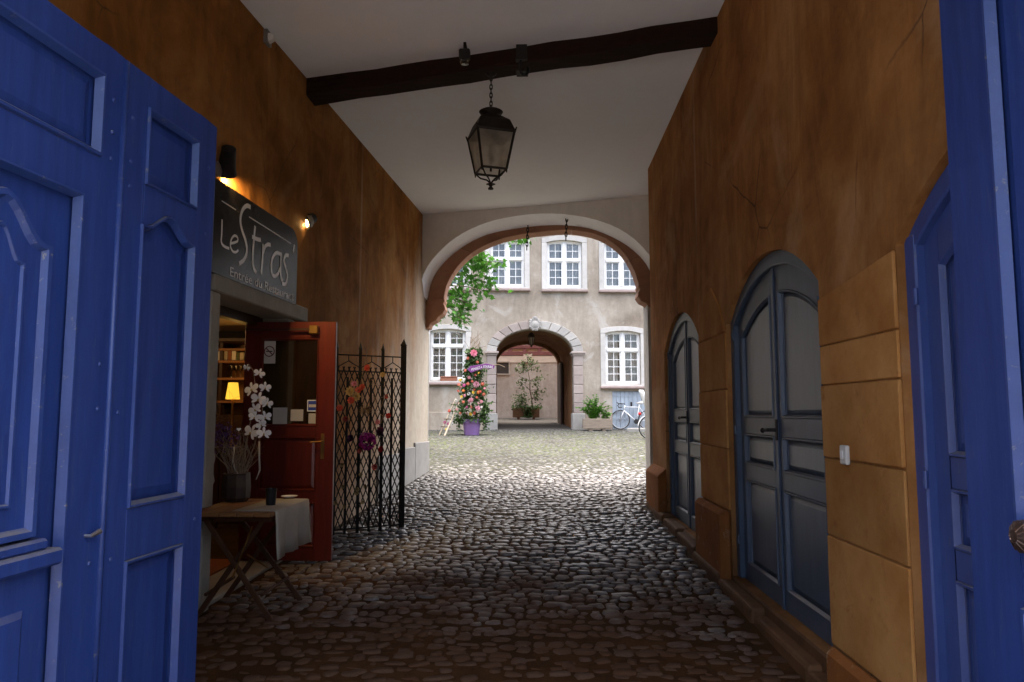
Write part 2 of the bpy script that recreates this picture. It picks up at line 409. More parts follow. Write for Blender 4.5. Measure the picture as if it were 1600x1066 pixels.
M['whitetube'] = pmat('white_enamel', (0.8, 0.8, 0.8), (0.74, 0.74, 0.75), 8, 0.25, 0.0)
M['greydoor'] = pmat('weathered_blue_grey', (0.40, 0.46, 0.53), (0.31, 0.36, 0.42), 3, 0.6, 0.4, 40, 0.003, stretch=(9, 9, 1), var=0.1, wear=((0.30, 0.30, 0.30), 0.3))
M['pane'] = glassy('window_glass', (0.86, 0.9, 0.92), 0.06, 0.02)
M['doorglass'] = glassy('door_glass', (0.62, 0.55, 0.45), 0.05, 0.03)
M['lampglass'] = glassy('glass_ware', (0.8, 0.76, 0.66), 0.03, 0.15)
M['frosted'] = frosted()
M['curtain'] = pmat('net_curtain', (0.46, 0.44, 0.41), (0.33, 0.315, 0.295), 3, 0.95, 0.3, 150, 0.002, stretch=(8, 8, 1), var=0.25)
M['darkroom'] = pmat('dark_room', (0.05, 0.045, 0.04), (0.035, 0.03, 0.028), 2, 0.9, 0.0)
M['cobble'] = pmat('cobblestone', (0.22, 0.212, 0.205), (0.10, 0.095, 0.09), 14, 0.13, 0.6, 55, 0.008, spec=0.75, var=0.5, rough2=0.36)
def muddy(m):
    t = m.node_tree; bs = t.nodes['Principled BSDF']
    src = bs.inputs['Base Color'].links[0].from_socket
    g = nd(t, 'ShaderNodeNewGeometry'); sx = nd(t, 'ShaderNodeSeparateXYZ'); t.links.new(g.outputs['Position'], sx.inputs[0])
    a = nd(t, 'ShaderNodeMath', operation='MULTIPLY_ADD'); a.inputs[1].default_value = -6.5
    t.links.new(noise(t, g.outputs['Position'], 1.6, 8, 0.72), a.inputs[0]); t.links.new(sx.outputs['Y'], a.inputs[2])
    mr = nd(t, 'ShaderNodeMapRange'); mr.inputs[1].default_value = 4.6; mr.inputs[2].default_value = 1.8; mr.inputs[3].default_value = 0.05; mr.inputs[4].default_value = 0.88
    t.links.new(a.outputs[0], mr.inputs[0])
    t.links.new(mixc(t, mr.outputs[0], src, (0.085, 0.034, 0.012)), bs.inputs['Base Color'])
    rs = bs.inputs['Roughness'].links[0].from_socket
    t.links.new(mixc(t, mr.outputs[0], rs, (0.95, 0.95, 0.95)), bs.inputs['Roughness'])
    sm = nd(t, 'ShaderNodeMapRange'); sm.inputs[3].default_value = .75; sm.inputs[4].default_value = .05; t.links.new(mr.outputs[0], sm.inputs[0]); t.links.new(sm.outputs[0], bs.inputs['Specular IOR Level'])
muddy(M['cobble'])
M['cobble_court'] = pmat('courtyard_cobble', (0.10, 0.098, 0.088), (0.05, 0.049, 0.045), 9, 0.5, 0.5, 60, 0.006, spec=0.4, var=0.5, rough2=0.7, wear=((0.07, 0.085, 0.04), 0.2))
M['bounce_paving'] = pmat('pale_bounce_paving', (0.42, 0.40, 0.37), (0.33, 0.31, 0.29), 2, 0.8, 0.4, 30, 0.01)
M['paver'] = pmat('edge_paver', (0.20, 0.19, 0.18), (0.14, 0.13, 0.12), 6, 0.45, 0.5, 50, 0.006, spec=0.5, var=0.2)
M['kerb'] = pmat('kerb_stone', (0.15, 0.075, 0.036), (0.085, 0.042, 0.02), 5, 0.75, 0.5, 40, 0.008, spec=0.12, var=0.12)
M['timber'] = pmat('oxblood_timber', (0.20, 0.075, 0.07), (0.14, 0.05, 0.05), 5, 0.7, 0.3, 40, 0.004)
M['cream_infill'] = pmat('cream_infill', (0.6, 0.54, 0.46), (0.52, 0.46, 0.39), 4, 0.9, 0.3, 50, 0.004)
M['purple'] = pmat('purple_pot', (0.26, 0.15, 0.38), (0.22, 0.125, 0.33), 5, 0.45, 0.15, 60, 0.002)
M['purple_sign'] = pmat('purple_board', (0.19, 0.05, 0.21), (0.16, 0.04, 0.18), 5, 0.6, 0.2, 60, 0.002)
M['terracotta'] = pmat('terracotta', (0.33, 0.13, 0.075), (0.26, 0.10, 0.06), 6, 0.8, 0.3, 50, 0.003)
M['planterwood'] = pmat('planter_wood', (0.30, 0.24, 0.185), (0.20, 0.16, 0.125), 4, 0.85, 0.5, 30, 0.006, stretch=(1, 6, 6), var=0.15, wear=((0.16, 0.17, 0.11), 0.4))
M['planterdark'] = pmat('planter_brown', (0.17, 0.10, 0.06), (0.11, 0.065, 0.04), 4, 0.85, 0.5, 30, 0.006, stretch=(1, 6, 6))
M['bark'] = pmat('bark', (0.16, 0.12, 0.085), (0.09, 0.065, 0.05), 6, 0.9, 0.6, 30, 0.01)
M['twig'] = pmat('twig', (0.24, 0.17, 0.11), (0.16, 0.11, 0.07), 8, 0.85, 0.3, 40)
M['pole'] = pmat('birch_pole', (0.55, 0.47, 0.36), (0.42, 0.34, 0.25), 9, 0.8, 0.3, 40)
M['leaf_maple'] = leafmat('maple_leaf', (0.06, 0.185, 0.018), (0.034, 0.115, 0.013), 0.4)
M['leaf_ivy'] = leafmat('ivy_leaf', (0.07, 0.135, 0.035), (0.04, 0.08, 0.022), 0.5)
M['leaf_fern'] = leafmat('fern_leaf', (0.12, 0.30, 0.03), (0.075, 0.2, 0.025), 0.35)
M['leaf_olive'] = leafmat('shrub_leaf', (0.13, 0.165, 0.075), (0.085, 0.115, 0.05), 0.4)
M['rubber'] = pmat('black_rubber', (0.018, 0.018, 0.019), (0.03, 0.03, 0.03), 20, 0.7, 0.2, 90)
M['chrome'] = pmat('bare_metal', (0.55, 0.55, 0.56), (0.45, 0.45, 0.46), 10, 0.3, 0.0, metal=0.9)
M['greymetal'] = pmat('grey_metal', (0.28, 0.26, 0.23), (0.2, 0.185, 0.165), 12, 0.45, 0.1, 60, metal=0.5)
M['switch'] = pmat('switch_plastic', (0.60, 0.58, 0.54), (0.54, 0.52, 0.48), 8, 0.4, 0.02)
M['knob'] = pmat('old_knob', (0.14, 0.085, 0.065), (0.07, 0.05, 0.045), 25, 0.35, 0.4, 90, 0.003, metal=0.7)
M['signboard'] = pmat('sign_black', (0.014, 0.012, 0.010), (0.020, 0.017, 0.015), 3, 0.25, 0.02, 200, spec=0.055)
M['signwhite'] = pmat('sign_letter', (0.80, 0.77, 0.72), (0.74, 0.71, 0.66), 5, 0.45, 0.0)
M['paper'] = pmat('paper', (0.55, 0.50, 0.42), (0.49, 0.44, 0.37), 4, 0.9, 0.0, var=0.15)
M['blue_card'] = pmat('blue_sticker', (0.03, 0.06, 0.32), (0.03, 0.05, 0.27), 6, 0.5, 0.0)
M['warmceil'] = pmat('warm_ceiling', (0.62, 0.47, 0.28), (0.56, 0.42, 0.25), 2, 0.9, 0.0)
M['carpet'] = pmat('orange_mat', (0.30, 0.09, 0.03), (0.22, 0.07, 0.025), 20, 0.95, 0.4, 200, 0.003)
M['bulb'] = glow('lamp_glow', (1.0, 0.72, 0.28), 7)
M['shade'] = glow('lit_shade', (1.0, 0.58, 0.05), 0.16)
def flowermat(name, c): return pmat(name, c, tuple(x * 0.72 for x in c), 14, 0.65, 0.1, 60, var=0.12)
FL = {k: flowermat('petal_' + k, c) for k, c in dict(red=(0.50, 0.02, 0.02), pink=(0.66, 0.22, 0.30), rose=(0.72, 0.35, 0.42), magenta=(0.42, 0.02, 0.20),
      yellow=(0.72, 0.50, 0.03), orange=(0.70, 0.16, 0.02), white=(0.78, 0.76, 0.70), straw=(0.48, 0.33, 0.14), plum=(0.10, 0.02, 0.06), violet=(0.085, 0.03, 0.13), orchid=(0.78, 0.72, 0.66), coral=(0.6, 0.10, 0.07)).items()}
# ------------------------------------------------------------------ ground and cobbles
def ground_material():
    m, t, bs = newmat('joint_earth')
    v = coords(t, rnd=False, world=True)
    n1 = noise(t, v, 3.0, 8, 0.65)
    earth = ramp(t, n1, [(0.3, (0.035, 0.016, 0.007)), (0.7, (0.085, 0.040, 0.016))])
    grit = ramp(t, noise(t, v, 60, 4, 0.6), [(0.35, 0.7), (0.7, 1.25)])
    earth = mixc(t, 0.6, earth, grit, 'MULTIPLY')
    sand = mixc(t, 0.5, (0.07, 0.065, 0.058), grit, 'MULTIPLY')
    g = nd(t, 'ShaderNodeNewGeometry'); sx = nd(t, 'ShaderNodeSeparateXYZ'); t.links.new(g.outputs['Position'], sx.inputs[0])
    mr = nd(t, 'ShaderNodeMapRange'); mr.inputs[1].default_value = 6.0; mr.inputs[2].default_value = 12.0
    t.links.new(sx.outputs['Y'], mr.inputs[0])
    colr = mixc(t, mr.outputs[0], earth, sand)
    mr2 = nd(t, 'ShaderNodeMapRange'); mr2.inputs[1].default_value = 12.5; mr2.inputs[2].default_value = 18.0
    t.links.new(sx.outputs['Y'], mr2.inputs[0])
    mr3 = nd(t, 'ShaderNodeMapRange'); mr3.inputs[1].default_value = 26.0; mr3.inputs[2].default_value = 25.0; t.links.new(sx.outputs['Y'], mr3.inputs[0])
    mm = nd(t, 'ShaderNodeMath', operation='MULTIPLY'); t.links.new(mr2.outputs[0], mm.inputs[0]); t.links.new(mr3.outputs[0], mm.inputs[1])
    mo = nd(t, 'ShaderNodeMath', operation='MULTIPLY'); t.links.new(mm.outputs[0], mo.inputs[0])
    t.links.new(ramp(t, noise(t, v, 0.9, 7, 0.7), [(0.38, 0.15), (0.62, 0.95)]), mo.inputs[1])
    colr = mixc(t, mo.outputs[0], colr, (0.085, 0.10, 0.045))
    t.links.new(colr, bs.inputs['Base Color']); bs.inputs['Roughness'].default_value = 0.95; bs.inputs['Specular IOR Level'].default_value = 0.05
    bump(t, bs, noise(t, v, 45, 8, 0.7), 0.6, 0.01)
    return m
M['ground'] = ground_material()
gm = MB()
xs, ys = lin(-30, 30, 12), lin(-14, 48, 14)
gv = [(x, y, fl(y)) for y in ys for x in xs]
gm.add(gv, [(j * 13 + i, j * 13 + i + 1, j * 13 + i + 14, j * 13 + i + 13) for j in range(14) for i in range(12)])
ground = tag(gm.build('ground', M['ground'], origin=(0, 0, 0)), kind='structure')

tag(MB().add([(-30, -14, fl(-14) + .004), (30, -14, fl(-14) + .004), (30, 1.16, fl(1.16) + .004), (-30, 1.16, fl(1.16) + .004)], [(0, 1, 2, 3)]).build('bounce_pavement', M['bounce_paving']), kind='structure')  # unseen pale sheet, added to bounce street light up to the ceiling
def WLx(y): return -2.664 + 0.044 * y
WRx = 1.54
def stone(mb_or_none, cx, cy, w, h, dome, rot, nside, low=False):
    """a worn cobble: rounded irregular outline, domed top; returns verts, faces about (0,0,0)"""
    vs, fs = [], []
    n = nside
    ex = random.uniform(2.8, 6.0)
    ang0 = random.random() * 0.5
    rad = []
    for j in range(n):
        a = 2 * pi * (j + ang0) / n
        c, s_ = cos(a), sin(a)
        r = (abs(c) ** ex + abs(s_) ** ex) ** (-1 / ex) * random.uniform(0.84, 1.05)
        rad.append((c * r * w / 2, s_ * r * h / 2))
    tx, ty = random.uniform(-0.08, 0.08), random.uniform(-0.08, 0.08)
    rings = ((1.0, -0.045), (0.985, dome * 0.4), (0.88, dome * 0.93)) if not low else ((1.0, -0.03), (0.86, dome * 0.7))
    cr, sr = cos(rot), sin(rot)
    for k, z in rings:
        for (x, y) in rad:
            X, Y = x * k, y * k
            vs.append((X * cr - Y * sr, X * sr + Y * cr, z + (X * tx + Y * ty if z > 0 else 0)))
    R = len(rings)
    for i in range(R - 1):
        for j in range(n):
            j2 = (j + 1) % n
            fs.append((i * n + j, i * n + j2, (i + 1) * n + j2, (i + 1) * n + j))
    vs.append((0, 0, dome)); top = (R - 1) * n; c = R * n
    fs += [(top + j, top + (j + 1) % n, c) for j in range(n)]
    return vs, fs
stones = []      # (x, y, w, h, rot, dome)
def lay(y0, y1, xl, xr, hmin, hmax, wmin, wmax, gap):
    y = y0; row = 0
    while y < y1:
        h = random.uniform(hmin, hmax)
        x = xl(y) + random.uniform(0, wmin)
        ph = random.random() * 6
        while x < xr(y):
            wd = random.uniform(wmin, wmax) * (1.35 if random.random() < 0.08 else 1)
            cy = y + h / 2 + 0.035 * sin(x * 1.7 + ph) + random.gauss(0, 0.019) + 0.07 * sin(x * 1.1 + y * 0.5) + 0.03 * sin(x * 3.1 + y)
            cx = x + wd / 2
            if cx < xr(y):
                stones.append((cx, cy, wd - gap * random.uniform(0.5, 1.3), (h - gap * random.uniform(0.4, 1.1)) * random.uniform(0.78, 1.12), random.gauss(0, 0.2)))
            x += wd
        y += h * 0.985
lay(1.75, 13.2, lambda y: WLx(y) + 0.03, lambda y: (WRx - 0.13) if y < 10.1 else 2.2, 0.075, 0.122, 0.065, 0.155, 0.011)
npass = len(stones)
lay(13.2, 26.1, lambda y: -6.0, lambda y: 6.2, 0.10, 0.135, 0.095, 0.165, 0.026)
seen = [i for i, s_ in enumerate(stones) if i < npass and 3.9 < s_[1] and abs(s_[0] - (-s_[1] * 0.02)) < s_[1] * 0.62 and s_[0] > -1.9 + 0.12 * (s_[1] < 5.6)]
seen.sort(key=lambda i: stones[i][1] - 0.15 * stones[i][2])
single = set(seen[:296])
protos = []
for k in range(26):
    random.seed(100 + k)
    vs, fs = stone(None, 0, 0, 1, 1, 0.2, 0, 10)
    me = bpy.data.meshes.new('cobblestone'); me.from_pydata([V(p) for p in vs], [], fs)
    me.materials.append(M['cobble']); me.polygons.foreach_set('use_smooth', [True] * len(me.polygons))
    protos.append(me)
random.seed(11)
far = MB(); fvar = []
for i, (x, y, wd, h, rot) in enumerate(stones):
    # sunk deeper in the earth near the gate, standing prouder further in
    sink = 0.012 * max(0, min(1, (6.4 - y) / 2.4)) if i < npass else 0.006
    dome = random.uniform(0.010, 0.022)
    z = fl(y) - sink + random.uniform(-0.006, 0.005)
    if i in single:
        o = bpy.data.objects.new('cobblestone', random.choice(protos))
        link(o, ground, (x, y, z)); o.scale = (wd, h, dome / 0.2)
        o.rotation_euler = (random.gauss(0, 0.03) + SLOPE, random.gauss(0, 0.03), rot + random.choice((0, pi)))
    else:
        vs, fs = stone(None, 0, 0, wd, h, dome, rot, 9 if i < npass else 7, low=i >= npass)
        far.add([(x + p[0], y + p[1], z + p[2] + SLOPE * p[1]) for p in vs], fs, 1 if y + random.gauss(0, .8) > 14.6 else 0)
        fvar += [random.random()] * len(fs)
o = far.build('cobblestones', [M['cobble'], M['cobble_court']], ground, smooth='all', clean=False, var=fvar)
tag(o, kind='stuff')

# ------------------------------------------------------------------ passage walls
CEIL_R = EYE + 3.36
def ceil_z(x, y):
    zl = EYE + 3.36 + 0.035 * (y - 6.0)
    k = max(0, min(1, (x - WLx(y)) / (WRx - WLx(y))))
    return zl + (CEIL_R - zl) * k
def LM(s, z, n): return V((WLx(s) + n, s, z))          # left wall: n > 0 towards the passage
def RMp(s, z, n): return V((WRx - n, s, z))            # right wall
TOP = 5.6
DY0, DY1, DZ = 5.40, 6.90, 2.52
lw = MB()
zfull = lambda y: (fl(y) - 0.4, TOP)
def solid(a, b, n=6, zb=None, top=TOP):
    ys_ = lin(a, b, n)
    return [(p, q, [((fl(p) - 0.4) if zb is None else zb, (fl(q) - 0.4) if zb is None else zb, top, top)]) for p, q in zip(ys_, ys_[1:])]
lw.cols(solid(1.2, DY0) + solid(DY0, DY1, 3, DZ) + solid(DY1, 13.85, 8), LM, 0.0, -0.38)
wall_left = tag(lw.build('wall_left', M['wall_l'], origin=(0, 0, 0)), kind='structure')
# grey base coat and dado of dressed slabs towards the courtyard
for y0, y1 in ((10.2, 11.45), (11.46, 12.6), (12.61, 13.86)):
    MB().cols([(y0, y1, [(fl(y0) - 0.1, fl(y1) - 0.1, fl(y0) + 0.62, fl(y1) + 0.55)])], LM, 0.035, -0.02).build('stone_slab', M['greystone'], wall_left, bevel=0.012)
MB().cols([(13.852, 13.90, [(fl(13.5) - 0.1, fl(13.5) - 0.1, 3.1, 3.1)])], LM, 0.004, -0.38).build('end_render', M['grey_plaster'], wall_left)

DOORS = [dict(a=4.06, b=6.06, zb=0.335), dict(a=7.08, b=9.02, zb=0.40), dict(a=1.28, b=3.18, zb=0.20)]
ZS, RISE = 2.34, 0.36
rw = MB()
cols = []
ends = sorted([(d['a'], d['b'], d['zb']) for d in DOORS])
cur = 1.2
for a, b, zb in ends:
    cols += solid(cur, a, 3)
    ss = lin(a, b, 16)
    for p, q in zip(ss, ss[1:]):
        cols.append((p, q, [(archz(p, a, b, ZS, RISE), archz(q, a, b, ZS, RISE), TOP, TOP)]))
        cols.append((p, q, [(fl(p) - 0.4, fl(q) - 0.4, zb, zb)]))
    cur = b
cols += solid(cur, 10.05, 3)
rw.cols(cols, RMp, 0.0, -0.45)
wall_right = tag(rw.build('wall_right', M['wall_r'], origin=(0, 0, 0)), kind='structure')
def rblock(y0, y1, z0, z1, n, mat='ashlar', name='stone_block', z2=None, j=0.0045, bev=0.004):
    """dressed block standing n proud of the right wall"""
    z2 = z1 if z2 is None else z2
    k = [random.uniform(-0.004, 0.004) for _ in range(4)]
    return MB().cols([(y0 + j, y1 - j, [(z0 + j, z0 + j, z1 - j + k[0], z2 - j + k[1])])], RMp, n + k[2] * 0.6, -0.02).build(name, M[mat], wall_right, bevel=bev)
random.seed(3)
def course(a, b, zs, n0=0.010):
    for z0, z1 in zip(zs, zs[1:]):
        rblock(a, b, z0, z1, n0 + random.uniform(0, 0.005))
# pier between the deep blue door and the near grey door
course(3.185, 4.055, [0.42, 0.98, 1.385, 1.765, 1.975])
rblock(3.185, 4.055, 1.975, 2.32, 0.012, z2=2.24)
rblock(3.185, 4.055, fl(3.5) - 0.1, 0.42, 0.05, 'plinth', 'plinth_block', bev=0.03)
# pier between the two grey doors
course(6.065, 7.075, [0.84, 1.33, 1.81, 2.27])
MB().prism([RMp(6.07, 2.276, 0.012), RMp(7.07, 2.276, 0.012), RMp(7.02, 2.52, 0.012), RMp(6.72, 2.70, 0.012), RMp(6.52, 2.72, 0.012), RMp(6.22, 2.50, 0.012)], (0.03, 0, 0)).build('stone_block', M['ashlar'], wall_right, bevel=0.012)
rblock(6.065, 7.075, fl(6) - 0.1, 0.84, 0.085, 'plinth', 'plinth_block', bev=0.035)
# last pier before the courtyard
def lastpl(y0, y1):
    MB().prism([RMp(y0, fl(y0) - .1, 0.10), RMp(y0, 0.86, 0.10), RMp(y0, 0.95, 0.0), RMp(y0, 0.95, -0.02), RMp(y0, fl(y0) - .1, -0.02)], (0, y1 - y0, 0)).build('plinth_block', M['plinth'], wall_right, bevel=0.02)
lastpl(9.06, 10.07)
# kerb under the doors
random.seed(5)
y = 1.3
while y < 10.0:
    L = random.uniform(0.75, 1.15); y1 = min(y + L, 10.05)
    MB().box(WRx - 0.10 + random.uniform(-.008, .008), WRx + 0.05, y + .005, y1 - .005, fl(y) - 0.1, fl((y + y1) / 2) + 0.085 + random.uniform(-.006, .006)).build('kerb_stone', M['kerb'], wall_right, bevel=0.025, seg=2)
    y = y1

# ceiling, beam
cm = MB()
yy = lin(1.2, 15.2, 10); xx = lin(-3.2, 3.4, 8)
A_ = [(x, 1.2 + (y - 1.2) * (12.11 - 0.495 * x + .62 - 1.2) / 14.0, 0) for y in yy for x in xx]; A_ = [(x, y, ceil_z(x, y)) for x, y, z in A_]; B_ = [(x, y, z + 0.5) for x, y, z in A_]
fs = [(j * 9 + i, j * 9 + i + 1, j * 9 + i + 10, j * 9 + i + 9) for j in range(10) for i in range(8)]
cm.add(A_, fs); cm.add(B_, fs)
nn = 9
cm.strip([A_[i] for i in range(9)], [B_[i] for i in range(9)]); cm.strip([A_[90 + i] for i in range(9)], [B_[90 + i] for i in range(9)])
cm.strip([A_[9 * j] for j in range(11)], [B_[9 * j] for j in range(11)]); cm.strip([A_[9 * j + 8] for j in range(11)], [B_[9 * j + 8] for j in range(11)])
ceiling = tag(cm.build('ceiling', M['ceiling'], origin=(0, 0, 0)), kind='structure')

BL, BR = V((-2.46, 7.22, 0)), V((1.60, 6.04, 0))
bd = (BR - BL).normalized(); bn = V((bd.y, -bd.x, 0))   # towards the camera
bmb = MB(); NB = 14
def bp(k, n, z):
    p = BL + (BR - BL) * k
    wob = 0.010 * sin(k * 23) + 0.006 * sin(k * 51 + 1)
    return V((p.x, p.y, 0)) + bn * (n + wob) + V((0, 0, z + 0.007 * sin(k * 17 + n * 30)))
for q in range(NB):
    a, b = q / NB, (q + 1) / NB
    zt = 5.06
    ring = lambda k: [bp(k, 0.0, zt), bp(k, 0.0, 4.84), bp(k, -0.26, 4.84), bp(k, -0.26, zt)]
    ra, rb = ring(a), ring(b)
    bmb.strip(ra + [ra[0]], rb + [rb[0]])
bmb.add(ring(0) and [bp(0, 0, zt), bp(0, 0, 4.84), bp(0, -.26, 4.84), bp(0, -.26, zt)], [(0, 1, 2, 3)])
beam = bmb.build('ceiling_beam', M['beam'], bevel=0.012)
tag(beam, 'dark rough wooden beam spanning the passage under the white ceiling', 'beam')

# street front with the gate opening, behind and around the camera
GX0, GX1 = -1.66, 1.47
fm = MB()
FM = lambda s, z, n: V((s, 1.72 - n, z))
ss = lin(GX0, GX1, 14)
cols = [(-9, GX0, [(-1, -1, 9, 9)]), (GX1, 9, [(-1, -1, 9, 9)])]
for p, q in zip(ss, ss[1:]): cols.append((p, q, [(archz(p, GX0, GX1, 3.35, 0.5), archz(q, GX0, GX1, 3.35, 0.5), 9, 9)]))
fm.cols(cols, FM, 0.0, 0.55)
tag(fm.build('wall_street', M['grey_plaster'], origin=(0, 0, 0)), kind='structure')

# ------------------------------------------------------------------ end wall with the basket arch
PA, PB = V((-2.10, 13.15, 0)), V((1.74, 11.25, 0))
pd = (PB - PA).normalized(); pn = V((pd.y, -pd.x, 0))
SO = V((0, 0.42, 0)); SD = V((0, 0.36, 0))
def curve(pts, p0): return [at_pl(x, y, p0, pn) for x, y in pts]
def resample(C, n):
    d = [0.0]
    for a, b in zip(C, C[1:]): d.append(d[-1] + (b - a).length)
    out = []
    for i in range(n + 1):
        t_ = d[-1] * i / n; j = 0
        while j < len(C) - 2 and d[j + 1] < t_: j += 1
        k = (t_ - d[j]) / max(1e-9, d[j + 1] - d[j]); out.append(C[j].lerp(C[j + 1], min(1, max(0, k))))
    return out
def smooth_curve(C, it=2):
    for _ in range(it):
        D = [C[0]]
        for a, b in zip(C, C[1:]): D += [a.lerp(b, .25), a.lerp(b, .75)]
        C = D + [C[-1]]
    return C
white_out = [(656, 456), (657, 447), (661, 427), (679, 400), (711, 370), (758, 347), (811, 336), (854, 333), (907, 337), (954, 350), (989, 370), (1016, 399), (1030, 424), (1036, 450)]
white_in = [(668, 470), (669, 462), (674, 438), (690, 413), (718, 388), (758, 366), (811, 356), (854, 352), (890, 352), (925, 357), (961, 372), (989, 389.5), (1014, 416), (1026, 452)]
stone_in = [(693.5, 469), (694, 462), (697.5, 445), (711, 420), (733, 397), (765, 379), (800, 368), (854, 361), (890, 358.5), (925, 363.5), (950, 373.5), (975, 393), (992, 423), (1000, 452)]
NV = 36
CO = resample(smooth_curve(curve(white_out, PA)), NV)
CI = resample(smooth_curve(curve(white_in, PA + SO)), NV)
CS = resample(smooth_curve(curve(stone_in, PA + SO)), NV)
am = MB()
topf = [V((p.x, p.y, ceil_z(p.x, p.y) + 0.05)) for p in CO]
am.strip(CO, topf)
# wall field right of the curve, hidden round the corner
e = CO[-1]; e2 = e + pd * 1.3
am.add([e, e2, V((e2.x, e2.y, 5.2)), V((e.x, e.y, 5.2))], [(0, 1, 2, 3)])
e0 = CO[0] - pd * 0.4
am.add([e0, CO[0], topf[0], V((e0.x, e0.y, topf[0].z))], [(0, 1, 2, 3)])
arch_wall = tag(am.build('wall_arch', M['cream'], origin=(0, 0, 0)), kind='structure')
wm = MB(); wm.strip(CO, CI)
low = CO[0] + V((-0.15, 0.05, -0.05))
wm.build('white_reveal', M['whitewash'], arch_wall, smooth='all', origin=(0, 0, 0))
cuts = [0, 4, 8, 13, 18, 23, 28, 32, NV]
for a, b in zip(cuts, cuts[1:]):
    vb = MB(); o_, i_ = CI[a:b + 1], CS[a:b + 1]
    shr = lambda L: [p.lerp(L[len(L) // 2], 0.004) for p in L]
    o_, i_ = shr(o_), shr(i_)
    ob_, ib_ = [p + SD for p in o_], [p + SD for p in i_]
    vb.strip(o_, i_); vb.strip(i_, ib_); vb.strip(ib_, ob_); vb.strip(ob_, o_)
    vb.add([o_[0], i_[0], ib_[0], ob_[0]], [(0, 1, 2, 3)]); vb.add([o_[-1], i_[-1], ib_[-1], ob_[-1]], [(0, 1, 2, 3)])
    vb.build('voussoir', M['rednstone'], arch_wall, bevel=0.008)
# courtyard side of the wall above the arch
cw = MB()
bi = [p + SD * 0.98 for p in CI]
cw.strip(bi, [V((p.x, p.y, 5.7)) for p in bi])
for end, sg in ((bi[0], -1), (bi[-1], 1)):
    f = end + pd * sg * 7
    cw.add([V((end.x, end.y, -1)) if 0 else V((end.x, end.y, end.z)), V((f.x, f.y, end.z)), V((f.x, f.y, 5.7)), V((end.x, end.y, 5.7))], [(0, 1, 2, 3)])
f0 = bi[0]; f1 = f0 - pd * 7
cw.add([V((WLx(13.9) - .05, 13.88, 0)), V((f1.x, f1.y, 0)), V((f1.x, f1.y, f0.z)), V((WLx(13.9) - .05, 13.88, f0.z))], [(0, 1, 2, 3)])
cw.build('courtyard_face', M['facade'], arch_wall, origin=(0, 0, 0))
# scrolled corbels carrying the arch
def corbel(p, wdt, sgn):
    """profile in the plane of the arch: p = inner top corner, wdt = reach back to the wall"""
    prof = [(0, 0.02), (0.0, -0.03), (0.03, -0.06), (0.0, -0.10), (-0.01, -0.17), (0.04, -0.25), (0.13, -0.30), (0.18, -0.36), (wdt - 0.03, -0.42), (wdt, -0.50), (wdt + 0.15, -0.50), (wdt + 0.15, 0.02)]
    pts = [p + pd * (-sgn * u) + V((0, 0, z)) - V((0, 0.015, 0)) for u, z in prof]
    c = MB().prism(pts, SD * 1.05)
    return c.build('corbel', M['rednstone'], arch_wall, bevel=0.012)
corbel(CS[0] + pd * 0.02, (CS[0] - CI[0]).length - 0.02, 1)
corbel(CS[-1] - pd * 0.03 + V((0, 0, 0.06)), 0.35, -1)
for o_ in list(arch_wall.children)[-1:]: pass
# right jamb beyond the corner
pj = at_pl(1014, 600, PA + SO, pn)
jm = MB().prism([V((pj.x, pj.y, fl(11) - .2)), V((pj.x + 0.9, pj.y - 0.45, fl(11) - .2)), V((pj.x + 0.9, pj.y + 0.05, fl(11) - .2)), V((pj.x, pj.y + 0.5, fl(11) - .2))], (0, 0, 3.3))
jm.build('jamb', M['grey_plaster'], arch_wall)
MB().box(2.55, 2.75, 9.6, 12.0, 0, 5.3).build('wall_niche', M['wall_r'])
tag(bpy.data.objects['wall_niche'], kind='structure')
MB().box(1.60, 2.75, 9.75, 10.0, 0, 5.3).build('wall_return', M['wall_r'])
tag(bpy.data.objects['wall_return'], kind='structure')
# ------------------------------------------------------------------ courtyard building
FA = radians(4)
FO = at_y(836, 669, 26.3); FO.z = 0
fd = V((cos(FA), sin(FA), 0)); fn_ = V((sin(FA), -cos(FA), 0))      # along the facade, and out of it towards the yard
def FP(u, z, n=0.0): return FO + fd * u + fn_ * n + V((0, 0, z))
def fuz(px, py, n=0.0):
    p = at_pl(px, py, FO + fn_ * n, fn_) - FO
    return p.dot(fd), p.z
FMAP = lambda s, z, n: FP(s, z, n)
def frect(x0, x1, y0, y1):
    ym = (y0 + y1) / 2; xm = (x0 + x1) / 2
    return fuz(x0, ym)[0], fuz(x1, ym)[0], fuz(xm, y1)[1], fuz(xm, y0)[1]    # u0 u1 zbottom ztop
WIN = [dict(r=(673, 728, 375, 448), tr=404, rows=3, sur=8, out=0), dict(r=(765.6, 819.6, 375.5, 448.5), tr=404, rows=3, sur=8, out=1),
       dict(r=(854.3, 909.3, 375.5, 450), tr=406, rows=3, sur=8, out=2), dict(r=(943.6, 998.8, 376, 451), tr=406.5, rows=3, sur=8, out=3),
       dict(r=(672, 727.5, 514, 594.7), tr=540.5, rows=4, sur=8.5, out=4), dict(r=(945.8, 1001, 517, 600.8), tr=547, rows=4, sur=7.5, out=5)]
b0 = FP(0, fl(26.3), 0)
bld = thing('courtyard_building', b0, 'pale grey rendered house with tall white windows and a stone gateway across the courtyard', 'building')
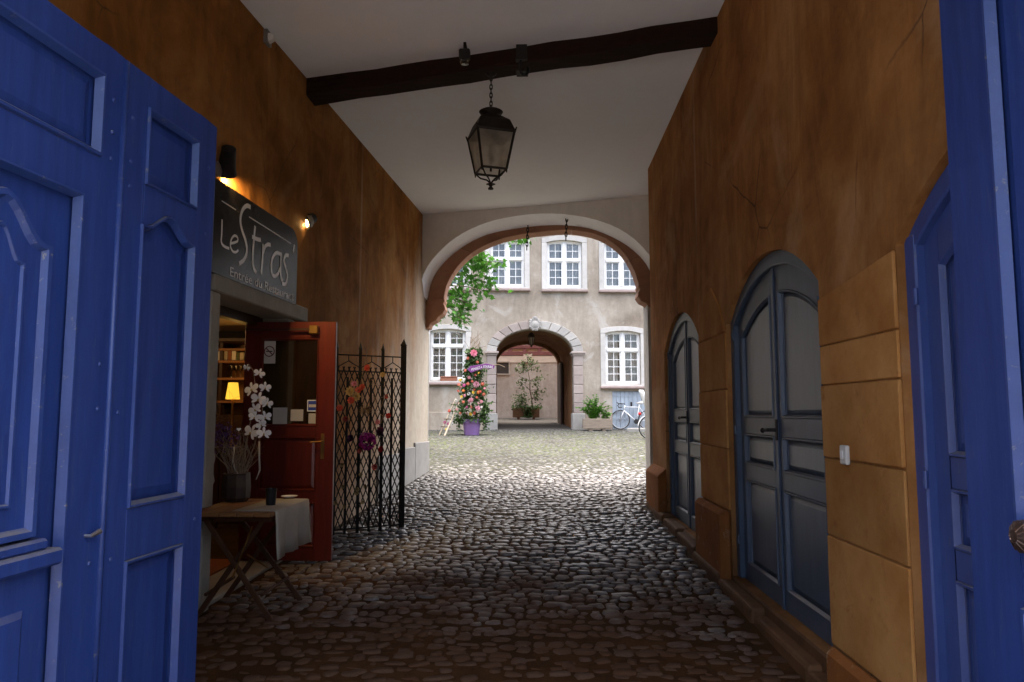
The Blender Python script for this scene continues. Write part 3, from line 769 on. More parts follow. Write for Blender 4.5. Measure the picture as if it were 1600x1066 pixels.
# openings in the wall
ops = []
for wdd in WIN:
    u0, u1, z0, z1 = frect(*wdd['r']); wdd['g'] = (u0, u1, z0, z1); ops.append((u0, u1, z0, z1 - 0.09, 0.09))
AU0, AU1 = fuz(775.4, 600)[0], fuz(896, 600)[0]
AZS, AZT = fuz(836, 552)[1], fuz(836, 514.8)[1]
def ell(u, a, b, zs, zt):
    m_, h_ = (a + b) / 2, (b - a) / 2
    return zs + (zt - zs) * sqrt(max(0.0, 1 - ((u - m_) / h_) ** 2))
GD0, GD1 = fuz(957, 640)[0], fuz(1016, 640)[0]
GDZ = fuz(985, 611)[1]
br = {-9.0, 9.0}
for (a, b, c, d, r) in ops:
    for q in range(9): br.add(a + (b - a) * q / 8)
for q in range(25): br.add((AU0 + AU1) / 2 - (AU1 - AU0) / 2 * cos(pi * q / 24))
br |= {GD0, GD1}
br = sorted(br)
cols = []
for p, q in zip(br, br[1:]):
    if q - p < 1e-6: continue
    m_ = (p + q) / 2
    holes = []
    for (a, b, c, d, r) in ops:
        if a < m_ < b: holes.append((c, c, archz(p, a, b, d, r), archz(q, a, b, d, r)))
    if AU0 < m_ < AU1: holes.append((-1, -1, ell(p, AU0, AU1, AZS, AZT), ell(q, AU0, AU1, AZS, AZT)))
    if GD0 < m_ < GD1: holes.append((-1, -1, GDZ, GDZ))
    holes.sort(key=lambda h: h[0])
    cur0 = cur1 = 0.0
    sp = []
    for (a, b, c, d) in holes:
        if a > cur0: sp.append((cur0, cur1, a, b))
        cur0, cur1 = c, d
    sp.append((cur0, cur1, 9.2, 9.2))
    cols.append((p, q, sp))
MB().cols(cols, FMAP, 0.0, -0.45).build('wall', M['facade'], bld)
MB().cols([(-9, 9, [(9.2, 9.2, 9.55, 9.55)])], FMAP, 0.3, -0.45).build('cornice', M['palestone'], bld, bevel=0.05)
MB().prism([FP(-9.2, 9.5, 0.55), FP(-9.2, 12.5, -3.5), FP(-9.2, 12.3, -3.7), FP(-9.2, 9.35, 0.4)], fd * 18.4).build('roof', M['terracotta'], bld)
# plaster plinth strip left and right of the gate
for u0, u1 in ((-9, fuz(760, 650)[0]), (fuz(912, 650)[0], GD0 - 0.02), (GD1 + 0.02, 9)):
    MB().cols([(u0, u1, [(0.6, 0.6, fl(26.3) + 0.62, fl(26.3) + 0.62)])], FMAP, 0.035, -0.05).build('plinth', M['facade'], bld, bevel=0.015)

def surround(u0, u1, z0, z1, wd, parent):
    """dressed stone frame with a shouldered segmental head: four stones"""
    n0, n1 = 0.045, -0.10
    mt = M['palestone']
    for a, b in ((u0 - wd, u0), (u1, u1 + wd)):
        MB().cols([(a, b, [(z0 - 0.02, z0 - 0.02, z1 - 0.10, z1 - 0.10)])], FMAP, n0, n1).build('jamb_stone', mt, parent, bevel=0.008)
    k = 10; top = arc(u0 - wd, u1 + wd, z1 + 0.06, 0.10, k); ins = [(max(u0, min(u1, u)), 0) for u, _ in top]
    cs = []
    for (a, ta), (b, tb) in zip(top, top[1:]):
        zb = lambda u: archz(u, u0, u1, z1 - 0.09, 0.09) if u0 < u < u1 else z1 - 0.095
        cs.append((a, b, [(zb(a), zb(b), ta, tb)]))
    MB().cols(cs, FMAP, n0 + 0.004, n1).build('head_stone', mt, parent, bevel=0.008)
pane_mesh = {}
def window(i, wdd):
    u0, u1, z0, z1 = wdd['g']
    wd_ = thing('window', FP((u0 + u1) / 2, z0, 0), None, None, parent=bld)
    sw = wdd['sur'] / 43.9
    surround(u0, u1, z0, z1, sw, wd_)
    MB().cols([(u0 - sw - 0.03, u1 + sw + 0.03, [(z0 - 0.16, z0 - 0.16, z0 - 0.07, z0 - 0.07)])], FMAP, 0.13, -0.1).build('sill', M['sill'], wd_, bevel=0.02)
    MB().cols([(u0 - sw, u1 + sw, [(z0 - 0.07, z0 - 0.07, z0 - 0.022, z0 - 0.022)])], FMAP, 0.09, -0.1).build('sill_top', M['palestone'], wd_, bevel=0.01)
    zt = fuz((wdd['r'][0] + wdd['r'][1]) / 2, wdd['tr'])[1]
    um = (u0 + u1) / 2; fr = MB(); N0, N1 = -0.10, -0.16
    def bar(a, b, c, d, n0=N0, n1=N1): fr.cols([(a, b, [(c, c, d, d)])], FMAP, n0, n1)
    bar(u0, u0 + 0.075, z0, z1 - 0.06); bar(u1 - 0.075, u1, z0, z1 - 0.06); bar(u0 + .075, u1 - .075, z0, z0 + 0.09)
    bar(um - 0.065, um + 0.065, z0 + .09, z1 - 0.02, N0 + .02); bar(u0 + .075, u1 - .075, zt - 0.05, zt + 0.05, N0 + .03)
    cs = []
    for (a, ta), (b, tb) in zip(arc(u0, u1, z1 - 0.09, 0.09, 8), arc(u0, u1, z1 - 0.09, 0.09, 8)[1:]): cs.append((a, b, [(ta - 0.085, tb - 0.085, ta + .01, tb + .01)]))
    fr.cols(cs, FMAP, N0 - .005, N1)
    fr.build('frame', M['white'], wd_, bevel=0.006)
    mu = MB(); panes = []
    for (a, b) in ((u0 + 0.075, um - 0.065), (um + 0.065, u1 - 0.075)):
        for (c, d, rows) in ((z0 + 0.09, zt - 0.05, wdd['rows']), (zt + 0.05, z1 - 0.085, 2)):
            # sash rails then glazing bars
            for q in ((a, a + .035, c, d), (b - .035, b, c, d), (a + .035, b - .035, c, c + .035), (a + .035, b - .035, d - .035, d)):
                mu.cols([(q[0], q[1], [(q[2], q[2], q[3], q[3])])], FMAP, N0 - .02, N1 + .005)
            a2, b2, c2, d2 = a + .035, b - .035, c + .035, d - .035
            mid = (a2 + b2) / 2
            mu.cols([(mid - .012, mid + .012, [(c2, c2, d2, d2)])], FMAP, N0 - .025, N1 + .012)
            for r in range(1, rows):
                zz = c2 + (d2 - c2) * r / rows
                for (aa, bb) in ((a2, mid - .012), (mid + .012, b2)):
                    mu.cols([(aa, bb, [(zz - .011, zz - .011, zz + .011, zz + .011)])], FMAP, N0 - .025, N1 + .012)
            for r in range(rows):
                for (aa, bb) in ((a2, mid), (mid, b2)):
                    panes.append((aa, bb, c2 + (d2 - c2) * r / rows, c2 + (d2 - c2) * (r + 1) / rows))
    mu.build('sash', M['white'], wd_)
    for (a, b, c, d) in panes:
        tl = random.gauss(0, 0.006)
        MB().add([FP(a, c, -.138 + tl * (b - a)), FP(b, c, -.138 - tl * (b - a)), FP(b, d, -.138 - tl * (b - a)), FP(a, d, -.138 + tl * (b - a))], [(0, 1, 2, 3)]).build('pane', M['pane'], wd_)
    # net curtains behind the glass and the dim room
    cu = MB(); nseg = 34
    for (a, b) in ((u0 + .05, um - .02 - 0.06 * (i % 3)), (um + .02 + .05 * (i % 2), u1 - .05)):
        A, B = [], []
        for q in range(nseg + 1):
            u = a + (b - a) * q / nseg
            nn_ = -.27 + .022 * sin(q * 1.35 + i) + .012 * sin(q * 2.9)
            A.append(FP(u, z0 + 0.02, nn_)); B.append(FP(u, z1 - .05, nn_ * 1.0))
        cu.strip(A, B)
    if i not in (0,): cu.build('curtain', M['curtain'], wd_, smooth='all')
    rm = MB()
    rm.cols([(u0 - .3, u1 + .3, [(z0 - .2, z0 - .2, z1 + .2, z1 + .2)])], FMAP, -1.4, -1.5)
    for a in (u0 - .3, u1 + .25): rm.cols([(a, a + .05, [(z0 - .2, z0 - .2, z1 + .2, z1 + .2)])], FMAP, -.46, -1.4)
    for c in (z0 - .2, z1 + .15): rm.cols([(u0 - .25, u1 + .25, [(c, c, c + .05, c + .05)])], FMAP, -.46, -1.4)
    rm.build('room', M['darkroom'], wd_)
random.seed(21)
for i, wdd in enumerate(WIN): window(i, wdd)

# gateway: piers of dressed blocks, imposts, ring of voussoirs, cartouche
PU = [(fuz(761, 600)[0], AU0), (AU1, fuz(911, 600)[0])]
joints = [fuz(836, y)[1] for y in (646, 630, 615.5, 601, 586.6, 571.6, 556)]
gw = thing('gateway', FP((AU0 + AU1) / 2, fl(26.3), 0), None, None, parent=bld)
random.seed(9)
for (a, b) in PU:
    for c, d in zip(joints, joints[1:]):
        MB().cols([(a, b, [(c + .006, c + .006, d - .006, d - .006)])], FMAP, 0.06 + random.uniform(-.005, .005), -.44).build('stone_block', M['pinkstone'], gw, bevel=0.014)
    MB().cols([(a - .05, b + .05, [(fl(26.3) - .2, fl(26.3) - .2, joints[0], joints[0])])], FMAP, 0.11, -.44).build('base_block', M['greystone'], gw, bevel=0.02)
    im = MB()
    z = joints[-1]
    im.cols([(a - .03, b + .03, [(z, z, z + .07, z + .07)])], FMAP, .09, -.44)
    im.cols([(a - .08, b + .08, [(z + .071, z + .071, z + .15, z + .15)])], FMAP, .14, -.44)
    im.build('impost', M['pinkstone'], gw, bevel=0.012)
ov = V(((AU0 + AU1) / 2, 0, 0)).x; hw = (AU1 - AU0) / 2; hz = AZT - AZS
OW, OZ = fuz(911, 545)[0] - ov, fuz(836, 502)[1] - AZS
nV = 13
for k in range(nV):
    a0, a1 = pi - pi * k / nV, pi - pi * (k + 1) / nV
    key = k == nV // 2
    g = 0.008
    an = lin(a0 - g, a1 + g, 4)
    inn = [(ov + hw * cos(t_), AZS + 0.02 + hz * sin(t_)) for t_ in an]
    k2 = 1.0 + (0.05 if key else 0)
    out = [(ov + OW * cos(t_), AZS + 0.02 + OZ * k2 * sin(t_)) for t_ in an]
    n0 = 0.06 + random.uniform(-.004, .004) + (0.04 if key else 0)
    vb = MB()
    vb.prism([FP(u, z, n0) for u, z in inn] + [FP(u, z, n0) for u, z in reversed(out)], fn_ * -.5)
    vb.build('keystone' if key else 'voussoir', M['pinkstone'] if k in (2, 3, 4, 5) else M['archstone'], gw, bevel=0.012)
ck = V((ov, 0, AZT + (OZ - hz) * 0.55))
cr = MB()
cr.lathe([(0.20, 0), (0.20, .03), (0.17, .05), (.15, .035), (.12, .05), (.07, .075), (.001, .08)], FP(ck.x, ck.z, 0.10), 20, ax=fn_)
for q in range(16):
    t_ = 2 * pi * q / 16; cr.ball(FP(ck.x + .195 * cos(t_), ck.z + .205 * sin(t_), 0.115), .03 + .012 * (q % 2), 7, 4)
cr.ball(FP(ck.x, ck.z + .24, .12), (.09, .05, .06), 8, 4)
cr.build('cartouche', M['archstone'], gw, smooth=True)
# vaulted throat of the gateway
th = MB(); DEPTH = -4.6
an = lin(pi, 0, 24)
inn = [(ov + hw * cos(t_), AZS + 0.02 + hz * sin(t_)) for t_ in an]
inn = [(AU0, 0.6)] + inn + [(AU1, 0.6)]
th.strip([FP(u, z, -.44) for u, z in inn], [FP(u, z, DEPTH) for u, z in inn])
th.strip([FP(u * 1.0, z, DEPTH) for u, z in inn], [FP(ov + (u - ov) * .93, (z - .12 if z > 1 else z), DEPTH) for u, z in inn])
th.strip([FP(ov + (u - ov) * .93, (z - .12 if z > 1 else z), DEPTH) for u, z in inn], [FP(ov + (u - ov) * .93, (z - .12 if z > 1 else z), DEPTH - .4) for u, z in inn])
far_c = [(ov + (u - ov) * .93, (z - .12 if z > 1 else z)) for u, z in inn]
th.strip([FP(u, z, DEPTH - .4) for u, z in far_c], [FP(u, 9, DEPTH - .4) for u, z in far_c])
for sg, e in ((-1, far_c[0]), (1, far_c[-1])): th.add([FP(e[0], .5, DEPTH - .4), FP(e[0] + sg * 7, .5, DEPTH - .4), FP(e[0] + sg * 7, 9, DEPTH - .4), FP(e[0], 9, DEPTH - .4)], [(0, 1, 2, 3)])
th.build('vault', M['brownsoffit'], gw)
MB().cols([(AU1 - .14, AU1 - .06, [(1.0, 1.0, AZS - .1, AZS - .1)])], FMAP, -3.2, -4.55).build('gate_leaf', M['darkwood'], gw, bevel=.01)

# wall and half-timbering beyond
BY = 35.3
bk = thing('back_building', at_y(836, 653, BY), 'half timbered house wall with oxblood beams seen through the far gateway', 'building')
zb = lambda y: at_y(836, y, BY).z
xb = lambda x: at_y(x, 600, BY).x
MB().box(-7, 7, BY, BY + .3, 0.8, zb(567)).build('wall', M['backwall'], bk)
MB().box(-7, 7, BY - .02, BY + .3, zb(567) + .004, zb(556)).build('string_course', M['cream_infill'], bk, bevel=.01)
MB().box(-7, 7, BY + .06, BY + .3, zb(556) + .004, 7.5).build('infill', M['cream_infill'], bk)
for y0, y1 in ((555.5, 549.5), (545, 539.5), (520, 515), (470, 464)):
    MB().box(-7, 7, BY - .04, BY + .1, zb(y0), zb(y1)).build('timber_rail', M['timber'], bk, bevel=.01)
for r, (y0, y1) in enumerate(((549.5, 545), (539.5, 520), (515, 470))):
    for k in range(-9, 10):
        xc = xb(820 + k * 23 + (0, 9, 4)[r])
        MB().box(xc - .09, xc + .09, BY - .03, BY + .1, zb(y0), zb(y1)).build('timber_stud', M['timber'], bk, bevel=.01)
MB().box(xb(818), xb(831), BY - .05, BY, zb(567) + .02, zb(554)).build('pilaster', M['cream_infill'], bk)
bw = thing('window', at_y(785, 584, BY), None, None, parent=bk)
MB().box(xb(768), xb(795), BY - .012, BY + .05, zb(584), zb(566)).build('opening', M['darkroom'], bw)
fr = MB()
for (a, b, c, d) in ((767, 768.6, 585.5, 564.5), (795, 796.4, 585.5, 564.5), (768.6, 795, 585.5, 584), (768.6, 795, 566, 564.5)):
    fr.box(xb(a), xb(b), BY - .05, BY + .05, zb(c), zb(d))
fr.build('frame', M['backwall'], bw)
# wings closing the courtyard left and right, out of the picture
for x0, x1, lab, yy0 in ((-9.4, -9.0, 'plain rendered wing closing the courtyard behind the maple tree', 14.5), (9.0, 9.4, 'plain rendered wing closing the courtyard beyond the bicycle', 13)):
    wg = thing('courtyard_wing', ((x0 + x1) / 2, 20, fl(20)), lab, 'building')
    MB().box(x0, x1, yy0, 26.8 + (0.6 if x0 > 0 else -1.1), 0, 4.2).build('wall', M['facade'], wg)

# blue-grey plank door below the right window
gdr = thing('cellar_hatch_door', FP((GD0 + GD1) / 2, fl(26.3), -.08), 'weathered pale blue plank double door behind the bicycle', 'door')
random.seed(4)
npk = 9
for k in range(npk):
    a = GD0 + (GD1 - GD0) * k / npk; b = GD0 + (GD1 - GD0) * (k + 1) / npk
    MB().cols([(a + .004, b - .004, [(fl(26.3) - .05, fl(26.3) - .05, GDZ - .01, GDZ - .01)])], FMAP, -.06 + random.uniform(-.004, .004), -.10).build('plank', M['greydoor'], gdr, bevel=.005)
for zz in (fl(26.3) + .35, GDZ - .2):
    MB().cols([(GD0 + .03, GD0 + (GD1 - GD0) * .46, [(zz, zz, zz + .05, zz + .05)])], FMAP, -.045, -.062).build('strap_hinge', M['greydoor'], gdr)
MB().cols([((GD0 + GD1) / 2 - .02, (GD0 + GD1) / 2 + .04, [(1.85, 1.85, 2.0, 2.0)])], FMAP, -.035, -.06).build('lock', M['iron'], gdr)
# stone slab by the bicycle
pt = at_floor(980, 674)
MB().prism([V((pt.x - .05, pt.y - .25, fl(pt.y) - .04)), V((pt.x + 1.6, pt.y - .5, fl(pt.y) - .04)), V((pt.x + 1.6, pt.y + .35, fl(pt.y) - .04)), V((pt.x + .1, pt.y + .2, fl(pt.y) - .04))], (0, 0, .15)).build('stone_step', M['greystone'], bevel=.03)
tag(bpy.data.objects['stone_step'], 'grey stone step slab lying on the cobbles beside the bicycle', 'step')

# ------------------------------------------------------------------ plants
def leaf_shape(kind):
    if kind == 'maple':
        pts = [(0, 0), (.10, .05), (.34, -.05), (.30, .12), (.50, .26), (.28, .30), (.36, .52), (.16, .44), (0, .80), (-.16, .44), (-.36, .52), (-.28, .30), (-.50, .26), (-.30, .12), (-.34, -.05), (-.10, .05)]
        c = (0, .25)
        vs = [(x, y, -.10 * abs(x) - .05 * (y - .3) ** 2) for x, y in pts] + [(c[0], c[1], 0.02)]
        n = len(pts); return vs, [(i, (i + 1) % n, n) for i in range(n)]
    if kind == 'oval':
        return [(0, 0, 0), (.28, .3, .05), (.24, .7, .04), (0, 1, -.05), (-.24, .7, .04), (-.28, .3, .05)], [(0, 1, 2, 3), (0, 3, 4, 5)]
    if kind == 'ivy':
        return [(0, 0, 0), (.42, -.02, -.04), (.36, .34, 0), (.16, .42, .02), (0, .86, -.06), (-.16, .42, .02), (-.36, .34, 0), (-.42, -.02, -.04)], [(0, 1, 2, 3), (0, 3, 4, 5), (0, 5, 6, 7)]
LM_ = {}
def leafmesh(kind, mat):
    if (kind, mat) not in LM_:
        vs, fs = leaf_shape(kind); me = bpy.data.meshes.new('leaf'); me.from_pydata(vs, [], fs); me.materials.append(M[mat])
        LM_[(kind, mat)] = me
    return LM_[(kind, mat)]
def add_leaf(mb, kind, c, size, e):
    vs, fs = leaf_shape(kind); R_ = e.to_matrix()
    mb.add([V(c) + R_ @ (V(p) * size) for p in vs], fs); return len(fs)
def rnd_e(droop=0.0): return Euler((random.gauss(-.5 + droop, .55), random.gauss(0, .5), random.uniform(0, 2 * pi)))

# maple standing behind the left wall, its boughs hanging into view
random.seed(31)
tb = V((-5.4, 18.2, fl(18.2)))
mp = thing('maple_tree', tb, 'maple with bright green lobed leaves leaning into the courtyard beside the arch', 'tree')
tk = MB()
tk.tube([tb + V((0, 0, -.2)), tb + V((.05, 0, 1.5)), tb + V((.2, -.1, 3.2)), tb + V((.35, -.1, 5.0)), tb + V((.5, 0, 7.0))], [.24, .19, .15, .11, .05], 10)
tk.build('trunk', M['bark'], mp, smooth='all')
boughs = []
def bough(pp, Y0, Y1, r=.03):
    n = len(pp); P = [at_y(x, y, Y0 + (Y1 - Y0) * i / (n - 1)) for i, (x, y) in enumerate(pp)]
    return P
paths = [([(640, 395), (690, 398), (725, 400), (757, 408), (782, 412)], 18, 17.2, 52, .27),
         ([(640, 420), (690, 425), (720, 428), (748, 437), (772, 447)], 18, 17.4, 50, .25),
         ([(640, 440), (680, 455), (704, 462), (722, 470), (738, 478)], 17.6, 17.0, 36, .24),
         ([(640, 455), (680, 470), (702, 480), (716, 488), (722, 500)], 17.4, 16.8, 40, .22),
         ([(640, 345), (700, 355), (760, 362), (800, 366), (838, 366)], 18.4, 17.6, 20, .27),
         ([(640, 380), (700, 388), (730, 392), (755, 394)], 17.4, 17.0, 26, .25),
         ([(640, 470), (675, 495), (684, 502)], 17, 16.6, 4, .18),
         ([(640, 436), (700, 446), (730, 448), (752, 455)], 17.4, 17.0, 26, .23)]
crown = thing('crown', tb + V((0, 0, 3)), None, None, parent=mp)
bm_ = MB()
for pp, Y0, Y1, nl, sz in paths:
    P = bough(pp, Y0, Y1)
    st = tb + V((.2, -.1, 3.2 + random.uniform(0, 1.4)))
    full = [st] + P
    bm_.tube(full, [.05] + [.022 * (1 - .75 * i / len(P)) for i in range(len(P))], 6)
    for k in range(nl):
        t_ = random.uniform(.15, 1.0) ** .7 * (len(P) - 1); j = min(int(t_), len(P) - 2)
        c = P[j].lerp(P[j + 1], t_ - j) + V((random.gauss(0, .10), random.gauss(0, .15), random.gauss(-.05, .10)))
        o = bpy.data.objects.new('leaf', leafmesh('maple', 'leaf_maple')); link(o, crown, c)
        s_ = sz * random.uniform(.5, 1.1); o.scale = (s_, s_, s_)
        o.rotation_euler = Euler((random.gauss(-.75, .45), random.gauss(0, .45), random.uniform(-2.6, .2) + (0 if random.random() < .8 else 2)))
        bm_.tube([P[j].lerp(P[j + 1], t_ - j), c], .004, 4)
bm_.build('twigs', M['bark'], crown, smooth='all')
cm_ = MB(); cv = []
for pp, Y0, Y1, nl, sz in paths:
    P = bough(pp, Y0, Y1)
    for k in range(nl * 2):
        t_ = random.uniform(.1, 1.0) * (len(P) - 1); j = min(int(t_), len(P) - 2)
        c = P[j].lerp(P[j + 1], t_ - j) + V((random.gauss(0, .13), random.gauss(0, .22), random.gauss(-.02, .12)))
        n = add_leaf(cm_, 'maple', c, sz * random.uniform(.35, .75), Euler((random.gauss(-.75, .5), random.gauss(0, .5), random.uniform(-2.8, .4)))); cv += [random.random()] * n
for k in range(2600):
    d = V((random.gauss(0, 1), random.gauss(0, 1), random.gauss(0, 1))).normalized() * random.uniform(.35, 1) ** .5
    c = tb + V((-.1, .2, 5.4)) + V((d.x * 1.9, d.y * 2.2, d.z * 2.0))
    n = add_leaf(cm_, 'maple', c, random.uniform(.16, .3), rnd_e(-.2)); cv += [random.random()] * n
tag(cm_.build('leaves', M['leaf_maple'], crown, clean=False, var=cv), kind='stuff')

# flower obelisk in a purple pot
random.seed(41)
pb = at_floor(737, 680)
ft = thing('flower_tower', pb, 'tall tower of ivy and gerberas growing from a purple pot beside the gateway', 'plant')
PS = 1155.6 / pb.y        # pixels per metre there
MB().lathe([(.001, 0), (11.5 / PS, 0), (13.6 / PS, 18.5 / PS), (14.6 / PS, 19 / PS), (15 / PS, 25 / PS), (13.4 / PS, 25 / PS), (13.2 / PS, 22 / PS), (.001, 22 / PS)], pb, 28).build('pot', M['purple'], ft, smooth=True)
fo = MB(); fv = []
def tz(py): return pb.z + (680 - py) / PS
def tw(py):   # half width of the tower in px
    b = 25 - 15 * max(0, (650 - py)) / 105 if py < 650 else 25
    return b * (1 + .16 * sin(py * .21) + .12 * sin(py * .47 + 1))
for k in range(2900):
    py = random.uniform(545, 660); hwid = tw(py) * (1 if random.random() < .8 else random.uniform(1.1, 1.5))
    a = random.uniform(0, 2 * pi); r = hwid * random.uniform(.3, 1) ** .5 / PS
    c = V((pb.x + (2 + r * PS * cos(a)) / PS, pb.y + r * sin(a) * .8, tz(py)))
    n = add_leaf(fo, random.choice(('ivy', 'ivy', 'oval')), c, random.uniform(.06, .135), rnd_e()); fv += [random.random()] * n
for k in range(420):   # trailing ivy right and left of the pot, tuft at the left
    q = random.random()
    if q < .5: c = V((pb.x + random.gauss(21, 3.2) / PS, pb.y + random.gauss(-.02, .1), tz(random.uniform(636, 672))))
    elif q < .7: c = V((pb.x + random.gauss(-19, 2) / PS, pb.y - .1, tz(random.uniform(650, 676))))
    else: c = V((pb.x + random.gauss(-24, 5) / PS, pb.y + random.gauss(0, .12), tz(random.gauss(653, 5))))
    n = add_leaf(fo, 'ivy', c, random.uniform(.045, .10), rnd_e()); fv += [random.random()] * n
tag(fo.build('foliage', M['leaf_ivy'], ft, clean=False, var=fv), kind='stuff')
st = MB()
for k in range(46):
    a = random.uniform(0, 2 * pi); py = random.choice((random.uniform(535, 560), random.uniform(545, 640)))
    c0 = V((pb.x + (3 + tw(py) * .6 * cos(a)) / PS, pb.y + tw(py) * .5 * sin(a) / PS, tz(py)))
    c1 = c0 + V((random.gauss(.05, .16), random.gauss(0, .12), random.uniform(.1, .42)))
    st.tube([c0, c0.lerp(c1, .5) + V((random.gauss(0, .03), 0, .02)), c1], .006, 4)
st.build('stems', M['twig'], ft)
FM_ = {}
def flowermesh(col, kind):
    if (col, kind) in FM_: return FM_[(col, kind)]
    m_ = MB()
    if kind == 'gerbera':
        for ring, (n, r, z) in enumerate(((13, 1.0, 0), (10, .66, .12))):
            for j in range(n):
                a = 2 * pi * (j + .5 * ring) / n; da = pi / n * .85
                m_.add([(.15 * cos(a), .15 * sin(a), .05 + z), (.7 * r * cos(a - da), .7 * r * sin(a - da), .10 + z), (r * cos(a), r * sin(a), .02 + z), (.7 * r * cos(a + da), .7 * r * sin(a + da), .10 + z)], [(0, 1, 2, 3)], 0)
        m_.lathe([(.26, .10), (.24, .22), (.10, .26), (.001, .25)], (0, 0, 0), 10, 1)
    else:   # peony / rose: nested cups
        rr = random.Random(5)
        for ring, (n, r, z) in enumerate(((8, 1.0, 0), (7, .8, .18), (6, .58, .34), (5, .36, .46), (3, .2, .54))):
            for j in range(n):
                a = 2 * pi * (j + .37 * ring) / n; da = pi / n * 1.35
                m_.add([(.1 * cos(a), .1 * sin(a), z - .1), (r * .72 * cos(a - da), r * .72 * sin(a - da), z + .18), (r * cos(a), r * sin(a), z + .26 + rr.uniform(-.06, .08)), (r * .72 * cos(a + da), r * .72 * sin(a + da), z + .18)], [(0, 1, 2), (0, 2, 3)], 0)
    me = bpy.data.meshes.new('flower'); me.from_pydata(m_.v, [], m_.f)
    me.materials.append(FL[col]); me.materials.append(FL['straw'] if col not in ('yellow',) else FL['orange'])
    me.polygons.foreach_set('material_index', m_.m)
    me.polygons.foreach_set('use_smooth', [True] * len(me.polygons))
    FM_[(col, kind)] = me; return me
def flower(parent, col, kind, c, r, face=None):
    o = bpy.data.objects.new('flower', flowermesh(col, kind)); link(o, parent, c)
    o.scale = (r, r, r)
    f = V(face) if face else V((random.gauss(0, .35), -1, random.uniform(.05, .5)))
    o.rotation_euler = f.to_track_quat('Z', 'Y').to_euler()
    return o
def fpos(px, py, dy=0.0): return at_y(px, py, pb.y - .36 + dy)
big = [(740, 552, 'pink', 6.2), (744, 601, 'rose', 5.5), (736, 626, 'rose', 5.0), (746, 638, 'rose', 5.0)]
for x, y, c, r in big: flower(ft, c, 'rose', fpos(x, y), r / PS)
gerb = [(748, 583, 'yellow'), (727, 579, 'coral'), (719, 594, 'yellow'), (725.5, 593, 'white'), (720, 604.5, 'pink'), (725, 602, 'magenta'), (754, 600, 'red'), (716, 611, 'red'),
        (724, 610.5, 'orange'), (732.5, 615.5, 'white'), (739.5, 613.5, 'yellow'), (741, 609, 'red'), (747.5, 613, 'orange'), (750, 612, 'red'), (721, 620, 'yellow'),
        (752, 627.5, 'pink'), (729.5, 636, 'magenta'), (752.5, 636.5, 'white'), (729.5, 645.5, 'pink'), (735.5, 647, 'yellow'), (741, 645.5, 'red'), (743, 586, 'red'), (731, 600, 'coral'), (735, 575, 'white'), (733, 590, 'pink'), (738, 596, 'coral'), (726, 618, 'pink'), (745, 621, 'coral'), (756, 616, 'coral'), (717, 601, 'coral'), (737, 636, 'coral'), (748, 630, 'rose'), (724, 628, 'coral'), (757, 607, 'pink'), (731, 560, 'coral'), (746, 566, 'coral'), (714, 640, 'pink'), (719, 646, 'coral')]
for x, y, c in gerb: flower(ft, c, 'gerbera', fpos(x, y), random.uniform(2.1, 3.3) / PS)
# little ladder of birch poles with flowers
lb0, lb1, lt = at_floor(686.5, 680), at_floor(694.5, 681.5), None
lad = thing('flower_ladder', lb0.lerp(lb1, .5), 'small birch pole ladder with gerberas leaning on the flower tower', 'ladder')
t0, t1 = at_y(713, 622, lb0.y + .35), at_y(721, 622, lb0.y + .35)
MB().tube([lb0, lb0.lerp(t0, .5), t0], .024, 8).build('rail', M['pole'], lad, smooth=True)
MB().tube([lb1, lb1.lerp(t1, .5), t1], .026, 8).build('rail', M['pole'], lad, smooth=True)
for k in (.22, .42, .62, .82):
    MB().tube([lb0.lerp(t0, k) - V((.07, 0, -.01)), lb1.lerp(t1, k) + V((.06, 0, .01))], .015, 7).build('rung', M['bark'], lad, smooth=True)
for x, y, c in ((702, 642, 'red'), (712, 641, 'pink'), (706, 651.5, 'white'), (695, 660, 'magenta'), (700.5, 662.5, 'magenta'), (698, 671, 'yellow'), (712.5, 625.5, 'white'), (717, 630, 'red')):
    flower(lad, c, 'gerbera', at_y(x, y, lb0.y + (680 - y) / 58 * .35 - .06), 2.9 / PS)
# purple wavy name board stuck in the tower
YS = pb.y - .5
nb = thing('name_board', at_y(753, 582, YS), 'wavy purple wooden name board with white lettering stuck into the flower tower', 'sign')
top = [(730, 577.5), (735, 572), (743, 571), (752, 569.5), (760, 568), (768, 570), (773, 571.5)]
bot = [(736, 582.5), (743, 580), (750, 577.5), (758, 575), (765, 576.5), (772, 575.5)]
MB().prism([at_y(x, y, YS) for x, y in top + bot[::-1]], (0, .03, 0)).build('board', M['purple_sign'], nb, bevel=.004)
vs, fs = text_geo('PENSEZ A SOURIRE', 1.0)
wx = max(p[0] for p in vs)
def sgn(p):
    k = p[0] / wx; px = 736.5 + 33.5 * k
    base = 579.6 - 5.2 * min(1, k * 1.6) + 1.2 * max(0, k - .62) * 2.6
    return at_y(px, base - p[1] * 5.4, YS - .006)
MB().add([sgn(p) for p in vs], fs).build('lettering', M['white'], nb, clean=False)
MB().tube([at_y(770, 571, YS + .03), at_y(779, 569.5, YS + .05), at_y(789, 574, YS + .1)], .012, 6).build('twig', M['twig'], nb)

